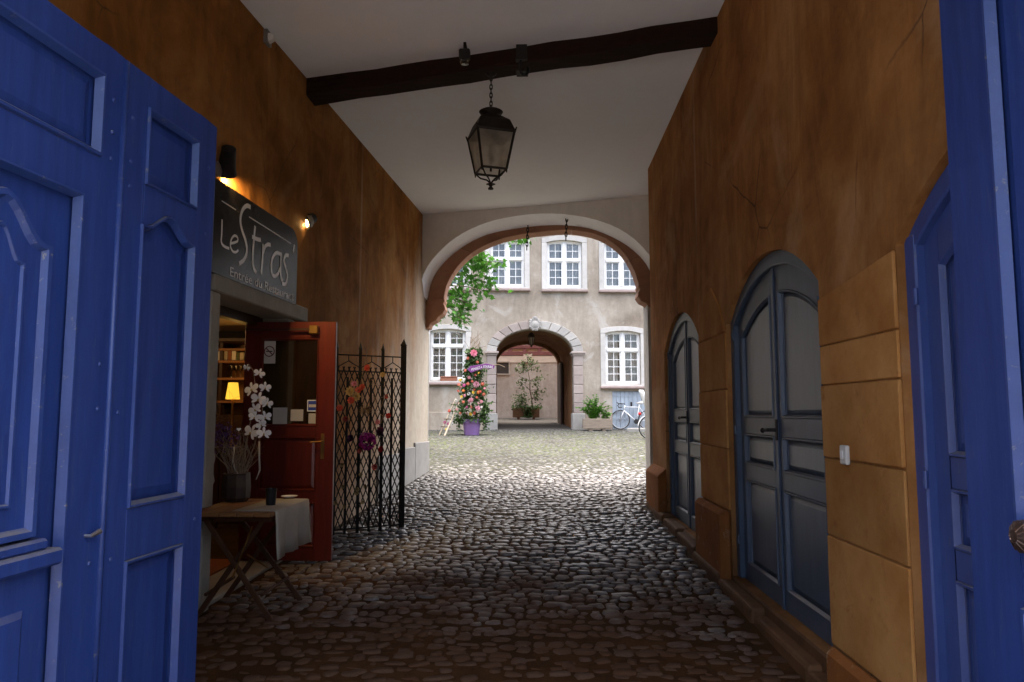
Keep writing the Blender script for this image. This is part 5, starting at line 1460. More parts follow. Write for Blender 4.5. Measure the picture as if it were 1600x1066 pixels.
# small bracket high on the wall
bp_ = at_pl(419, 60, LM(0, 0, .02), V((1, -.044, 0)))
t_ = thing('wall_sensor', bp_, 'small pale sensor high on the ochre wall under the ceiling', 'sensor')
MB().lathe([(.001, 0), (.045, 0), (.045, .04), (.03, .07), (.001, .075)], bp_ - V((.02, 0, 0)), 14, ax=V((1, 0, 0))).build('dome', M['switch'], t_, smooth=True)
MB().box(bp_.x - .025, bp_.x + .012, bp_.y - .055, bp_.y + .055, bp_.z - .06, bp_.z + .06).build('back_plate', M['greymetal'], t_)

# restaurant room
rx0, rx1, ry0, ry1 = -6.2, WLx(6) - .40, 4.4, 9.3
RC = 2.66
ro = MB()
ro.box(rx0 - .1, rx0, ry0, ry1, .1, 2.9).box(rx0, WLx(4) - .36, ry0 - .1, ry0, .1, 2.9).box(rx0, WLx(9) - .36, ry1, ry1 + .1, .1, 2.9)
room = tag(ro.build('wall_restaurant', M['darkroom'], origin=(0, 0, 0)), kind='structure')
MB().box(rx0, WLx(4.5) - .34, ry0, ry1, .10, .27).build('floor_restaurant', M['carpet'])
tag(bpy.data.objects['floor_restaurant'], kind='structure')
MB().box(rx0, WLx(4.5) - .385, ry0, ry1, RC, RC + .1).build('ceiling_restaurant', M['warmceil'])
tag(bpy.data.objects['ceiling_restaurant'], kind='structure')
SY = 8.65
xs_ = lambda px: at_y(px, 560, SY).x
zs_ = lambda py: at_y(350, py, SY).z
sh = thing('wall_shelf', V((xs_(345), SY + .12, .27)), 'warm lit wooden bar shelf inside the restaurant doorway', 'shelf')
for py in (535, 548, 567, 594, 630):
    MB().box(xs_(318), xs_(392), SY, SY + .3, zs_(py), zs_(py) + .03).build('shelf_board', M['shelfwood'], sh, bevel=.004)
MB().box(xs_(318), xs_(392), SY + .3, SY + .34, .27, zs_(533)).build('back_board', M['shelfwood'], sh)
for px in (318, 343, 386): MB().box(xs_(px), xs_(px) + .035, SY + .002, SY + .299, .27, zs_(534)).build('upright', M['darkwood'], sh)
MB().box(xs_(318), xs_(392), SY - .03, SY + .28, .27, zs_(648)).build('cupboard', M['darkwood'], sh)
MB().box(rx0 + .3, rx1 - .1, SY - .12, SY + .04, zs_(535), zs_(530)).build('ceiling_joist', M['darkwood'], sh)
random.seed(71)
bx_ = xs_(328); k = 0
cols_ = [('paper', .05), ('signwhite', .045), ('blackcup', .03), ('paper', .05), ('terracotta', .04), ('signwhite', .05), ('leaf_olive', .035)]
while bx_ < xs_(376):
    mname, w_ = cols_[k % len(cols_)]; h = random.uniform(.09, .125)
    b_ = MB().box(bx_, bx_ + w_, SY + .04, SY + .2, zs_(567) + .03, zs_(567) + .03 + h).build('book', M[mname], bevel=.003)
    tag(b_, dict(paper='cream', signwhite='white', blackcup='black', terracotta='terracotta red', leaf_olive='olive green')[mname] + ' book standing on the lit bar shelf in the restaurant', 'book', 'books on the bar shelf'); bx_ += w_ + .006; k += 1
for k in range(3):
    c = V((xs_(357 + k * 7), SY + .10, zs_(594) + .03))
    g = MB().lathe([(.028, 0), (.028, .004), (.004, .008), (.004, .07), (.02, .085), (.034, .11), (.032, .15)], c, 14).build('wine_glass', M['lampglass'], smooth=True)
    tag(g, 'stemmed wine glass on the lit bar shelf in the restaurant', 'glass', 'wine glasses on the bar shelf')
lc = V((at_y(363.5, 624, 8.2).x, 8.2, 0)); lz0, lz1 = at_y(363, 624, 8.2).z, at_y(363, 598, 8.2).z
sb_ = thing('side_table', V((lc.x, lc.y, .27)), 'dark side table carrying the lit yellow lamp in the restaurant', 'table')
MB().box(lc.x - .25, lc.x + .2, 8.05, 8.4, 1.20, 1.24).build('table_top', M['darkwood'], sb_)
for sx_ in (-.22, .16):
    for sy_ in (8.08, 8.34): MB().box(lc.x + sx_, lc.x + sx_ + .03, sy_, sy_ + .03, .27, 1.2).build('leg', M['darkwood'], sb_)
lp = thing('table_lamp', V((lc.x, lc.y, 1.24)), 'table lamp with a glowing yellow shade inside the restaurant doorway', 'lamp')
MB().lathe([(.001, 0), (.06, 0), (.06, .015), (.015, .03), (.012, lz0 - 1.24 + .05), (.001, lz0 - 1.24 + .05)], V((lc.x, lc.y, 1.24)), 14).build('base', M['brass'], lp, smooth=True)
shd = MB(); n = 24
A = [V((lc.x + .078 * cos(2 * pi * j / n), lc.y + .078 * sin(2 * pi * j / n), lz0)) for j in range(n)]; B = [V((lc.x + .052 * cos(2 * pi * j / n), lc.y + .052 * sin(2 * pi * j / n), lz1)) for j in range(n)]
shd.strip(A, B, closed=True); shd.build('lamp_shade', M['shade'], lp, smooth='all')
ld = bpy.data.lights.new('lamp', 'POINT'); ld.energy = 0.35; ld.color = (1, .55, .15); ld.shadow_soft_size = .05
link(bpy.data.objects.new('table_lamp_light', ld), lp, V((lc.x, lc.y, lz1 + .12)))
cl = thing('ceiling_lamp', V((-4.2, 7.2, RC)), 'small ceiling lamp inside the restaurant', 'lamp')
MB().lathe([(.001, 0), (.10, 0), (.09, -.05), (.04, -.075), (.001, -.08)], V((-4.2, 7.2, RC)), 18).build('glass_bowl', M['shade'], cl, smooth=True)
ld = bpy.data.lights.new('ceil', 'POINT'); ld.energy = 1.5; ld.color = (1, .60, .24); ld.shadow_soft_size = .08
link(bpy.data.objects.new('ceiling_lamp_light', ld), cl, V((-4.2, 7.2, RC - .22)))

# red entrance door standing open across the passage
DYo = 6.75
dx0, dx1 = at_y(377, 700, DYo).x, at_y(521, 700, DYo).x
dz0, dz1 = fl(DYo) + .03, at_y(527, 503, DYo).z
rd = thing('entrance_door', V((dx0, DYo, dz0)), 'glossy red wooden restaurant door with a glass pane, standing open', 'door')
RD = lambda s, z, n: V((s, DYo - n, z))
gx0, gx1 = at_y(407, 600, DYo).x, at_y(497, 600, DYo).x
gz0, gz1 = at_y(450, 666, DYo).z, at_y(450, 529, DYo).z
pz = [(dz0 + .12, dz0 + .52), (dz0 + .62, gz0 - .10)]
frp = [(gx0, gx1, gz0, cst(gz1))] + [(gx0, gx1, a, cst(b)) for a, b in pz]
leaf_frame(dx0, dx1, dz0, dz1, frp, RD, 0, -.045, M['redwood'], rd)
for a, b in pz:
    raised(rectp(gx0, gx1, a, b), RD, -.024, -.012, .035, M['redwood'], rd, flatrim=.01)
for a, b in [(gz0, gz1)] + pz: moulding(rectp(gx0, gx1, a, b), RD, 0, .006, .02, M['redwood'], rd)
MB().cols([(gx0 - .01, gx1 + .01, [(dz0 + .1, dz0 + .1, gz0 - .08, gz0 - .08)])], RD, -.03, -.04).build('backing', M['redwood'], rd)
MB().cols([(gx0, gx1, [(gz0, gz0, gz1, gz1)])], RD, -.02, -.026).build('pane', M['doorglass'], rd)
hx, hz_ = at_y(504, 695, DYo).x, at_y(504, 695, DYo).z
h = thing('handle', V((hx, DYo - .01, hz_)), None, None, parent=rd)
MB().cols([(hx - .016, hx + .016, [(hz_ - .13, hz_ - .13, hz_ + .10, hz_ + .10)])], RD, .008, -.001).build('plate', M['brass'], h, bevel=.003)
MB().tube([RD(hx, hz_ + .03, .005), RD(hx, hz_ + .03, .05), RD(hx - .10, hz_ + .025, .055)], [.009, .009, .007], 8).build('lever', M['brass'], h, smooth=True)
cz = at_y(493, 517, DYo)
MB().cols([(cz.x - .05, cz.x + .035, [(cz.z - .035, cz.z - .035, cz.z + .045, cz.z + .045)])], RD, .05, .0).build('door_closer', M['brass'], rd, bevel=.008)
MB().cols([(dx0 + .02, cz.x - .04, [(cz.z + .0, cz.z + .0, cz.z + .018, cz.z + .018)])], RD, .045, .03).build('closer_arm', M['darkwood'], rd)
# notices on the glass
def card(x0, x1, y0, y1, mat, label, cat='notice', name='notice', n=.0):
    a, b = at_y(x0, y1, DYo), at_y(x1, y0, DYo)
    o = MB().cols([(a.x, b.x, [(a.z, a.z, b.z, b.z)])], RD, -.014 + n, -.019 + n).build(name, M[mat], bevel=0)
    return tag(o, label, cat), a, b
card(425, 448, 637, 664, 'paper', 'tall cream notice taped low on the door glass')
card(453, 473, 640, 658, 'paper', 'small square cream notice in the middle of the door glass')
card(481, 494, 646, 662, 'paper', 'small cream notice below the blue sticker on the door glass')
o, a, b = card(479, 495, 625, 643, 'white', 'square white edged blue sticker on the red door glass', 'sticker', 'sticker')
c_ = thing('x', (0, 0, 0), None, None); bpy.data.objects.remove(c_)
def sub(x0, x1, y0, y1, mat, name, par, n):
    a, b = at_y(x0, y1, DYo), at_y(x1, y0, DYo)
    return MB().cols([(a.x, b.x, [(a.z, a.z, b.z, b.z)])], RD, n, n - .002).build(name, M[mat], par)
sub(480.5, 493.5, 626.5, 641.5, 'blue_card', 'blue_field', o, -.0125); sub(482, 493, 632, 636.5, 'paper', 'lettering_band', o, -.0105)
o, a, b = card(410, 430, 533, 568, 'paper', 'faded no smoking notice at the top of the door glass', 'notice', 'no_smoking_notice')
cc = at_y(420, 549, DYo); rr_ = .046
rg = MB().tube([RD(cc.x + rr_ * cos(2 * pi * k / 28), cc.z + rr_ * sin(2 * pi * k / 28), -.0125) for k in range(28)], .005, 5, True)
rg.tube([RD(cc.x - rr_ * .7, cc.z + rr_ * .7, -.0125), RD(cc.x + rr_ * .7, cc.z - rr_ * .7, -.0125)], .005, 5)
rg.build('prohibition_ring', M['redwood'], o)
MB().cols([(cc.x - .03, cc.x + .03, [(cc.z - .005, cc.z - .005, cc.z + .005, cc.z + .005)])], RD, -.0115, -.0135).build('cigarette', M['blackcup'], o)

# ------------------------------------------------------------------ folding iron gate with dried flowers
ga, gb = V((-2.31, 7.86, 0)), V((at_floor(627, 826).x, at_floor(627, 826).y, 0))
gdv = gb - ga; GL_ = gdv.length; gdn = gdv.normalized(); gnn = V((gdn.y, -gdn.x, 0))
GZ = fl(8.1)
GP = lambda s, z, n=0.0: ga + gdn * s + gnn * n + V((0, 0, GZ + z))
ig = thing('iron_gate', GP(GL_ / 2, 0), 'black wrought iron lattice gate with spear tops and dried flowers, opened from the ochre wall', 'gate')
zt_ = lambda py: at_y(600, py, 8.15).z - GZ
ztop, zr1, zr2 = zt_(530), zt_(556), zt_(581)
def spear(s, z0, z1, w_, parent=ig, name='bar'):
    m_ = MB()
    m_.add([GP(s + a * w_, z, b * w_) for z in (z0, z1) for a, b in ((-1, -1), (1, -1), (1, 1), (-1, 1))], [(3, 2, 1, 0), (0, 1, 5, 4), (1, 2, 6, 5), (2, 3, 7, 6), (3, 0, 4, 7), (4, 5, 6, 7)])
    if name != 'short_bar':
        m_.lathe([(w_ * 1.5, 0), (w_ * 2.0, .018), (w_ * 1.5, .03), (.001, .09)], GP(s, z1 - .004), 4, rot=pi / 4)
    return m_.build(name, M['iron'], parent)
spear(GL_, .03, ztop - .06, .024, name='gate_post')
spear(.02, .03, ztop - .06, .018, name='gate_post')
def s_of(px): # along-gate position for a picture column
    p = at_pl(px, 700, ga, gnn); return (p - ga).dot(gdn)
for px in (487, 523, 560.5, 596): spear(s_of(px), .01, zt_(540) - .05, .013)
for px in (541, 578, 611): spear(s_of(px), .01, zt_(590), .010, name='short_bar')
rl = MB()
for z in (zr1, zr2, .06): rl.tube([GP(.02, z), GP(GL_, z)], .008, 6)
xsb = [s_of(p) for p in (487, 523, 560.5, 596, 627)]
for a, b in zip(xsb, xsb[1:]):
    m_ = (a + b) / 2; zk = zr1 - .065
    rl.tube([GP(m_, zr1), GP(m_, zk)], .005, 5); rl.tube([GP(a, zr1 - .14), GP(m_, zk), GP(b, zr1 - .14)], .006, 5)
rl.build('rails', M['iron'], ig)
lat = MB(); dz_ = .155; pitch = .062; z0, z1 = .06, zr2 + .05
for sg in (-1, 1):
    nst = int(GL_ / pitch) + 1
    # zigzag laths: each runs diagonally between two neighbours' columns
    kmax = int((GL_ / pitch) + (z1 - z0) / (dz_)) + 2
    for k in range(-2, kmax):
        pts = []
        s0 = k * pitch
        zz = z0; s_ = s0 - (0 if sg > 0 else 0)
        # clip the diagonal s = s0 + sg*(z-z0)*pitch/dz to the gate
        def cl_(s): return max(.02, min(GL_, s))
        if sg > 0: f = lambda z: s0 - (z1 - z0) / dz_ * pitch * 1.0 + (z - z0) * pitch / dz_
        else: f = lambda z: s0 - (z - z0) * pitch / dz_
        lo_, hi_ = None, None
        zsamp = lin(z0, z1, 60)
        ok = [z for z in zsamp if .02 <= f(z) <= GL_]
        if len(ok) > 1: lat.tube([GP(f(ok[0]), ok[0], .006 * sg), GP(f(ok[-1]), ok[-1], .006 * sg)], .0062, 4)
lo = lat.build('lattice', M['iron'], ig, clean=False)
# dried flowers
random.seed(81)
fr_ = thing('dried_flowers', GP(.6, 1.2, .05), 'dried red and straw coloured flowers tied to the black iron gate', 'flowers')
def gpx(px, py, n=.05):
    p = at_pl(px, py, ga + gnn * n, gnn); return p
for x, y, c, r, k in ((574, 575, 'coral', .042, 'rose'), (598, 586, 'straw', .035, 'rose'), (566, 605, 'coral', .04, 'rose'), (549, 626, 'coral', .045, 'rose'), (531, 638, 'coral', .04, 'rose'), (607, 650, 'red', .035, 'rose'),
                      (596, 702, 'red', .04, 'rose'), (585, 730, 'coral', .035, 'rose'), (595, 674, 'plum', .06, 'rose'), (548, 685, 'plum', .045, 'rose'), (547, 612, 'straw', .055, 'rose'), (556, 620, 'straw', .055, 'rose'), (560, 610, 'coral', .04, 'rose'), (569, 682, 'pink', .05, 'rose'), (580, 684, 'magenta', .05, 'rose'), (590, 660, 'pink', .032, 'rose'), (540, 655, 'coral', .035, 'rose'), (553, 600, 'pink', .035, 'rose'), (603, 620, 'coral', .03, 'rose'), (562, 705, 'coral', .032, 'rose')):
    flower(fr_, c, k, gpx(x, y), r, (random.gauss(0, .3), -1, .2))
for x, y in ((534, 727), (536, 761), (538, 792), (558, 765), (557, 771), (563, 742), (524, 786), (566, 785), (571, 760)):
    flower(fr_, 'straw', 'rose', gpx(x, y), .026, (random.gauss(0, .3), -1, .2))
pom = MB(); c0 = gpx(574, 690, .07)
for k in range(120):
    d = V((random.gauss(0, 1), random.gauss(0, 1), random.gauss(0, 1))).normalized()
    c = c0 + d * .085; pom.ball(c, random.uniform(.012, .02), 5, 3)
pom.build('hydrangea_head', FL['magenta'], fr_, smooth='all')
al = MB(); c1 = gpx(572, 640, .06)
for k in range(110):
    d = V((random.gauss(0, 1), random.gauss(0, 1), random.gauss(0, 1))).normalized(); al.tube([c1, c1 + d * random.uniform(.06, .085)], .0022, 3)
al.build('allium_head', M['twig'], fr_)
tw_ = MB()
for k in range(26):
    a = gpx(random.uniform(545, 600), random.uniform(600, 690), .04); b = a + V((max(-.2, min(.12, random.gauss(0, .14))), random.gauss(0, .03), random.gauss(.05, .16)))
    tw_.tube([a, a.lerp(b, .5) + V((0, 0, random.gauss(0, .03))), b], .0028, 4)
tw_.build('stalks', M['twig'], fr_)

# ------------------------------------------------------------------ trestle table and what stands on it
TZ = .945
ty0, ty1, tx0, tx1 = 5.02, 5.86, -2.40, -1.80
tb_ = thing('folding_table', V((-2.1, 5.4, fl(5.4))), 'small folding wooden table on crossed legs by the restaurant doorway', 'table')
nb_ = 5
for k in range(nb_):
    a = tx0 + (tx1 - tx0) * k / nb_; b = tx0 + (tx1 - tx0) * (k + 1) / nb_
    MB().box(a + .002, b - .002, ty0, ty1, TZ - .028, TZ + random.uniform(-.001, .001)).build('plank', M['tablewood'], tb_, bevel=.004)
for y in (5.16, 5.68): MB().box(tx0 + .03, tx1 - .03, y - .02, y + .02, TZ - .075, TZ - .029).build('batten', M['legwood'], tb_)
def leg(p, q, t=.022, wv=.035, nm='leg', mt='legwood'):
    p, q = V(p), V(q); d = (q - p).normalized(); s_ = d.cross(V((0, 1, 0))).normalized(); y_ = V((0, 1, 0))
    vs = [c + s_ * a * wv / 2 + y_ * b * t / 2 for c in (p, q) for a, b in ((-1, -1), (1, -1), (1, 1), (-1, 1))]
    MB().add(vs, [(3, 2, 1, 0), (0, 1, 5, 4), (1, 2, 6, 5), (2, 3, 7, 6), (3, 0, 4, 7), (4, 5, 6, 7)]).build(nm, M[mt], tb_, bevel=.004)
for i, y in enumerate((5.14, 5.62)):
    z0 = fl(y) + .005
    leg((-1.82 + .05 * i, y, z0), (-2.30, y, TZ - .06)); leg((-2.36, y + .03, z0), (-1.90, y + .03, TZ - .06))
MB().tube([(-1.90, 5.16, fl(5.2) + .17), (-1.88, 5.64, fl(5.6) + .17)], .012, 6).build('stretcher', M['legwood'], tb_)
MB().tube([(-2.29, 5.16, fl(5.2) + .17), (-2.29, 5.64, fl(5.6) + .17)], .012, 6).build('stretcher', M['legwood'], tb_)
leg((-2.085, 5.11, .50), (-1.96, 5.11, TZ - .10), .006, .012, 'metal_stay', 'brass')
MB().tube([(-2.10, 5.40, .60), (-1.86, 5.16, .555)], .006, 5).build('metal_stay', M['brass'], tb_)
# linen runner
ru = MB(); ry_a, ry_b = 5.10, 5.84
A, B, C_ = [], [], []
n = 14
path = [(-2.10, TZ + .004), (-1.95, TZ + .004), (-1.81, TZ + .004), (-1.797, TZ - .002), (-1.793, TZ - .1), (-1.79, TZ - .22), (-1.786, TZ - .325)]
rows = []
for (x, z) in path:
    rows.append([V((x + (.02 * sin(j * 1.1) + .012 * sin(j * 2.3 + 1)) * max(0, (TZ - z)) * 3, ry_a + (ry_b - ry_a) * j / n, z)) for j in range(n + 1)])
for a, b in zip(rows, rows[1:]): ru.strip(a, b)
o = ru.build('table_runner', M['linen'], smooth='all'); md = o.modifiers.new('thickness', 'SOLIDIFY'); md.thickness = .003
tag(o, 'pale linen runner hanging over the end of the folding table', 'cloth')
# cup and saucer
cp = at_pl(423, 789, V((0, 0, TZ + .006)), V((0, 0, 1)))
o = MB().lathe([(.001, 0), (.034, 0), (.041, .115), (.043, .118), (.040, .118), (.033, .01), (.001, .01)], V((cp.x, cp.y, TZ + .006)), 24).build('black_cup', M['blackcup'], smooth=True)
tag(o, 'black cup on the table edge beside the flower pot', 'cup')
cp = at_pl(452, 778, V((0, 0, TZ + .006)), V((0, 0, 1)))
o = MB().lathe([(.001, 0), (.035, 0), (.062, .012), (.065, .016), (.060, .014), (.03, .005), (.001, .004)], V((cp.x, cp.y, TZ + .006)), 28).build('saucer', M['china'], smooth=True)
tag(o, 'small white saucer on the linen runner', 'plate')
# pot with artificial orchids, twigs and purple sprays
pc = at_pl(371, 784, V((0, 0, TZ)), V((0, 0, 1))); pc = V((pc.x - .02, pc.y + .02, TZ + .001))
arr = thing('orchid_arrangement', pc, 'white orchid arrangement with twigs and purple sprays in a dark pot on the table', 'flowers')
prof = [(.001, 0), (.080, 0), (.105, .03), (.108, .11), (.100, .20), (.104, .215), (.096, .215), (.09, .19), (.001, .18)]
MB().lathe(prof, pc, 9, rot=.2).build('pot', M['potmetal'], arr, bevel=.006)
random.seed(91)
Yo = pc.y
def pp_(px, py, dy=0.0): return at_y(px, py, Yo + dy)
# orchid flower: five petals and a lip
def orchid():
    m_ = MB()
    def petal(a, l, w_, z):
        ca, sa = cos(a), sin(a); P = []
        for t_, ww in ((0, .10), (.35, .85), (.7, 1.0), (.93, .62), (1.0, .0)):
            P.append((t_ * l, ww * w_, z + .12 * l * sin(t_ * 2.6)))
        vs = []
        for x, y_, zz in P:
            for q in (-1, 0, 1): vs.append((ca * x - sa * y_ * q, sa * x + ca * y_ * q, zz - .10 * abs(q) * y_))
        fs = []
        for i in range(4):
            for j in range(2): fs.append((i * 3 + j, i * 3 + j + 1, i * 3 + j + 4, i * 3 + j + 3))
        m_.add(vs, fs, 0)
    for a, l, w_ in ((pi / 2, .95, .19), (pi / 2 + 2.25, .9, .17), (pi / 2 - 2.25, .9, .17)): petal(a, l, w_, 0)
    for a in (.25, pi - .25): petal(a, 1.0, .38, .06)
    m_.ball((0, -.12, .16), (.13, .2, .12), 7, 4, 1)
    me = bpy.data.meshes.new('orchid_flower'); me.from_pydata(m_.v, [], m_.f); me.materials.append(FL['orchid']); me.materials.append(FL['straw'])
    me.polygons.foreach_set('material_index', m_.m); me.polygons.foreach_set('use_smooth', [True] * len(me.polygons)); return me
om = orchid()
for x, y, r, fx in ((386, 575, .026, -.2), (405, 584, .036, .5), (394, 609, .052, -.3), (414, 606, .040, .9), (404, 624, .050, .1), (417, 631, .040, 1.0), (399, 640, .046, -.2), (414, 652, .042, .7), (393, 676, .056, -.3), (412, 678, .046, .6), (398, 652, .04, .1), (408, 664, .036, .4)):
    o = bpy.data.objects.new('orchid_flower', om); link(o, arr, pp_(x, y, -.03)); o.scale = (r * 1.25,) * 3
    q = V((fx, -1, random.uniform(-.1, .25))).to_track_quat('Z', 'Y'); o.rotation_euler = (q @ Euler((0, 0, random.uniform(-.5, .5))).to_quaternion()).to_euler()
ste = MB()
ste.tube([pp_(376, 745), pp_(383, 700), pp_(393, 650), pp_(399, 605), pp_(396, 580), pp_(388, 568)], [.006, .006, .005, .004, .003, .002], 6)
ste.tube([pp_(378, 745), pp_(396, 700), pp_(408, 660), pp_(412, 620)], .004, 5)
for k in range(44):
    a = random.gauss(0, 1); b0 = pc + V((random.gauss(0, .03), random.gauss(0, .03), .18))
    h = random.uniform(.15, .38); e = b0 + V((a * .09 - .02, random.gauss(0, .07), h))
    m_ = b0.lerp(e, .5) + V((random.gauss(0, .03), random.gauss(0, .03), 0)); ste.tube([b0, m_, e], [.0035, .003, .0015], 4)
    ste.tube([m_, m_ + V((random.gauss(0, .06), random.gauss(0, .04), random.uniform(.03, .12)))], [.002, .001], 4)
ste.build('twigs', M['twig'], arr)
vi = MB()
for k in range(230):
    c = pp_(random.gauss(350, 11), random.gauss(683, 10), random.gauss(0, .05)); add_leaf(vi, 'oval', c, random.uniform(.018, .034), Euler((random.uniform(-2, 2), random.uniform(-2, 2), random.uniform(0, 6))))
tag(vi.build('violet_spray', FL['violet'], arr, clean=False), kind='stuff')
web = MB()
for k in range(90):
    c = pp_(random.gauss(338, 13), random.gauss(640, 24), random.gauss(0, .07)); d = V((random.gauss(0, .05), random.gauss(0, .04), random.gauss(0, .05)))
    web.tube([c, c + d * .5 + V((0, 0, .012)), c + d], .0008, 3)
web.build('dry_tendrils', M['twig'], arr)
rb_ = MB()
for pts in ([(332, 700), (335, 715), (331, 735), (334, 752), (330, 762)], [(366, 698), (364, 722), (368, 736), (373, 742)], [(405, 690), (405, 715), (406, 735), (400, 750)]):
    Q = [pp_(x, y, -.06) for x, y in pts]; rb_.tube(Q, [.007] * (len(Q) - 1) + [.003], 6)
rb_.build('white_ribbon', M['linen'], arr, smooth='all')
hc = pp_(373, 671, -.10)
MB().prism([hc + V((.016 * (sin(t_) ** 3) * 1.0, 0, .014 * (.81 * cos(t_) - .31 * cos(2 * t_) - .125 * cos(3 * t_) - .06 * cos(4 * t_)))) for t_ in lin(0, 2 * pi, 20)[:-1]], (0, .005, 0)).build('heart_charm', M['white'], arr)
# doormat inside
o = MB().box(-2.95, -2.72, 5.6, 6.7, .27, .285).build('door_mat', M['carpet']); tag(o, 'rust coloured mat just inside the restaurant doorway', 'mat')

# ------------------------------------------------------------------ lantern, floodlight, hook, chains
def beam_at(px):
    p = at_pl(px, 120, BL, bn); return p
lc = at_y(767, 225, 6.78)
LY = lc.y
Z = lambda py: at_y(767, py, LY).z
ppm = F / LY * 1.0
lt = thing('hanging_lantern', V((lc.x, LY, Z(297))), 'black six paned iron lantern hanging from the ceiling beam', 'lantern')
ROT = radians(20)
def hexr(r, z, n=4): return [V((lc.x + r * cos(ROT + pi / 4 + 2 * pi * k / n), LY + r * sin(ROT + pi / 4 + 2 * pi * k / n), z)) for k in range(n)]
zt, zm, zb_ = Z(181), Z(211), Z(268)
R0, R1, R2 = .10, .262, .168
rf = MB()
ra, rb, rc = hexr(R0, Z(183)), hexr(R1 * .78, Z(193)), hexr(R1, zm)
rf.strip(ra, rb, closed=True); rf.strip(rb, rc, closed=True); rf.add(ra, [(0, 1, 2, 3)]); rf.strip(rc, hexr(R1 * .97, zm - .02), closed=True)
o = rf.build('roof', M['lanterniron'], lt); md = o.modifiers.new('thickness', 'SOLIDIFY'); md.thickness = .006
MB().lathe([(.05, 0), (.06, .02), (.105, .04), (.115, .055), (.09, .07), (.03, .085), (.014, .11), (.001, .12)], V((lc.x, LY, Z(184))), 20).build('cap', M['lanterniron'], lt, smooth=True)
hi_, lo_ = hexr(R1 * .95, zm - .015), hexr(R2, zb_)
for a, b in zip(hi_, lo_): MB().tube([a, b], .013, 6).build('corner_post', M['lanterniron'], lt)
MB().tube(lo_, .012, 6, True).build('bottom_ring', M['lanterniron'], lt)
for i in range(4):
    a, b, c, d = hi_[i], hi_[(i + 1) % 4], lo_[(i + 1) % 4], lo_[i]
    MB().add([a, b, c, d], [(0, 1, 2, 3)]).build('pane', M['frosted'], lt)
    MB().tube([hi_[i] + V((0, 0, -.005)), hi_[i] + (hi_[i] - V((lc.x, LY, hi_[i].z))) * .1 + V((0, 0, .045))], [.012, .006], 6).build('finial', M['lanterniron'], lt)
    q = V((lc.x, LY, Z(287)))
    MB().tube([lo_[i], lo_[i].lerp(q, .35) + V((0, 0, -.012)), lo_[i].lerp(q, .75) + V((0, 0, .01)), q], .008, 6).build('scroll', M['lanterniron'], lt)
    MB().tube([lo_[i], lo_[i] - V((0, 0, .035))], [.010, .006], 6).build('drop', M['lanterniron'], lt)
MB().lathe([(.001, .075), (.03, .06), (.045, .055), (.02, .045), (.012, .03), (.026, .018), (.026, .006), (.001, 0)][::-1], V((lc.x, LY, Z(297))), 14).build('pendant', M['lanterniron'], lt, smooth=True)
MB().lathe([(.03, 0), (.03, .10), (.02, .16), (.001, .17)], V((lc.x, LY, zb_ + .1)), 12).tube([V((lc.x, LY, zb_)), V((lc.x, LY, zb_ + .1))], .012, 6).build('burner', M['lanterniron'], lt, smooth=True)
def chain(name_, p, q, n, r, parent=None, mt='iron'):
    m_ = MB(); p, q = V(p), V(q)
    for k in range(n):
        c = p.lerp(q, (k + .5) / n); L_ = (q - p).length / n * .68
        d1 = V((1, 0, 0)) if k % 2 else V((0, 1, 0))
        m_.tube([c + d1 * (L_ * .42 * cos(2 * pi * j / 12)) + V((0, 0, L_ * sin(2 * pi * j / 12))) for j in range(12)], r, 5, True)
    return m_.build(name_, M[mt], parent, smooth='all')
chain('chain', (lc.x, LY, 4.86), (lc.x, LY, Z(172)), 9, .006, lt, 'lanterniron')
MB().lathe([(.001, -.05), (.03, -.045), (.055, -.02), (.065, .012), (.001, .012)], V((lc.x, LY, 4.865)), 16).build('ceiling_rose', M['lanterniron'], lt, smooth=True)
# floodlight on the beam
fp = at_y(727, 98, 6.50)
fl_ = thing('floodlight', fp, 'small black floodlight clamped to the near face of the beam', 'lamp')
MB().box(fp.x - .05, fp.x + .05, fp.y - .10, fp.y - .02, fp.z + .0, fp.z + .09).build('body', M['iron'], fl_, bevel=.01)
MB().box(fp.x - .035, fp.x + .035, fp.y - .095, fp.y - .03, fp.z - .05, fp.z + .0).build('glass', M['lampglass'], fl_, bevel=.01)
MB().tube([fp + V((0, -.06, .08)), fp + V((0, -.06, .16)), fp + V((0, .30, .17))], .014, 6).build('bracket', M['iron'], fl_)
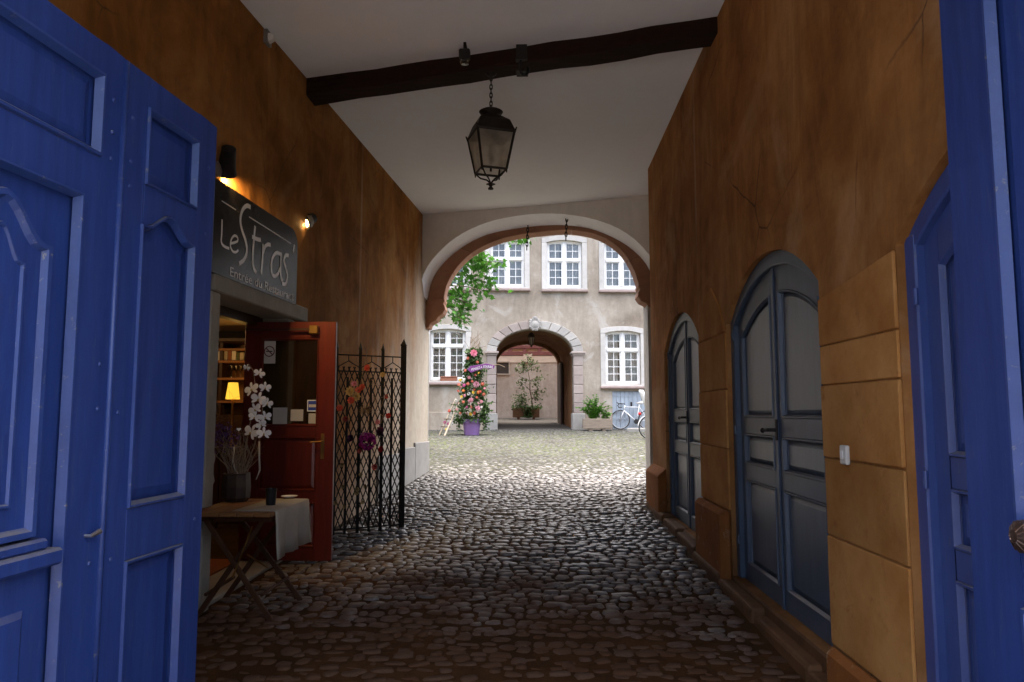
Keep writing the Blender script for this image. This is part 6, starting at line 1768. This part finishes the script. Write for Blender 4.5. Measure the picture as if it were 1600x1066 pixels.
# iron strap with hook
hp = at_pl(815, 110, BL + bn * .02, bn)
hk = thing('beam_hook', hp, 'black iron strap and hook under the beam beside the lantern', 'hook')
MB().box(hp.x - .055, hp.x + .055, hp.y - .03, hp.y + .33, 4.845, 4.87).build('strap', M['iron'], hk)
MB().box(hp.x - .05, hp.x + .05, hp.y - .03, hp.y - .004, 4.87, 5.0).build('strap', M['iron'], hk)
q = V((hp.x - .01, hp.y, 4.85))
MB().tube([q, q - V((0, 0, .10))] + [q + V((.035 - .035 * cos(t_), 0, -.10 - .045 * sin(t_))) for t_ in lin(0, pi, 6)] + [q + V((.07, 0, -.07))], .014, 7).build('hook', M['iron'], hk, smooth='all')
# chains hanging in the arch
for (x0, y0, x1, y1, lab) in ((825, 353, 823, 390, 'rusty chain hanging from the arch stones on the maple side'), (886, 336, 884, 375, 'rusty chain hanging before the arch on the bicycle side')):
    a = at_pl(x0, y0, PA + SO * (.9 if x0 < 850 else .4), pn); b = at_y(x1, y1, a.y)
    c = chain('hanging_chain', a + V((0, 0, .02)), b, 7, .009); tag(c, lab, 'chain', 'chains hanging in the arch')
# lantern in the far gateway
gl = FP(ov - .05, 0, -1.2); zt, zb2 = fuz(832, 518, -1.2)[1], fuz(832, 543, -1.2)[1]
g2 = thing('gateway_lantern', V((gl.x, gl.y, zb2)), 'small dark lantern hanging in the far gateway', 'lantern')
H = zt - zb2
MB().tube([V((gl.x, gl.y, zt + .35)), V((gl.x, gl.y, zb2 + H * .75))], .012, 6).build('rod', M['lanterniron'], g2)
MB().lathe([(.05, 0), (.13, .02), (.10, .12), (.03, .2), (.001, .22)], V((gl.x, gl.y, zb2 + H * .62)), 6).build('roof', M['lanterniron'], g2)
for k in range(6):
    a = 2 * pi * k / 6; MB().tube([V((gl.x + .12 * cos(a), gl.y + .12 * sin(a), zb2 + H * .62)), V((gl.x + .075 * cos(a), gl.y + .075 * sin(a), zb2 + .1))], .012, 5).build('corner_post', M['lanterniron'], g2)
MB().lathe([(.07, 0), (.115, H * .62 - .12)], V((gl.x, gl.y, zb2 + .11)), 6).build('pane', M['frosted'], g2)
MB().lathe([(.001, 0), (.03, .02), (.03, .05), (.08, .1), (.001, .11)], V((gl.x, gl.y, zb2)), 10).build('base', M['lanterniron'], g2)
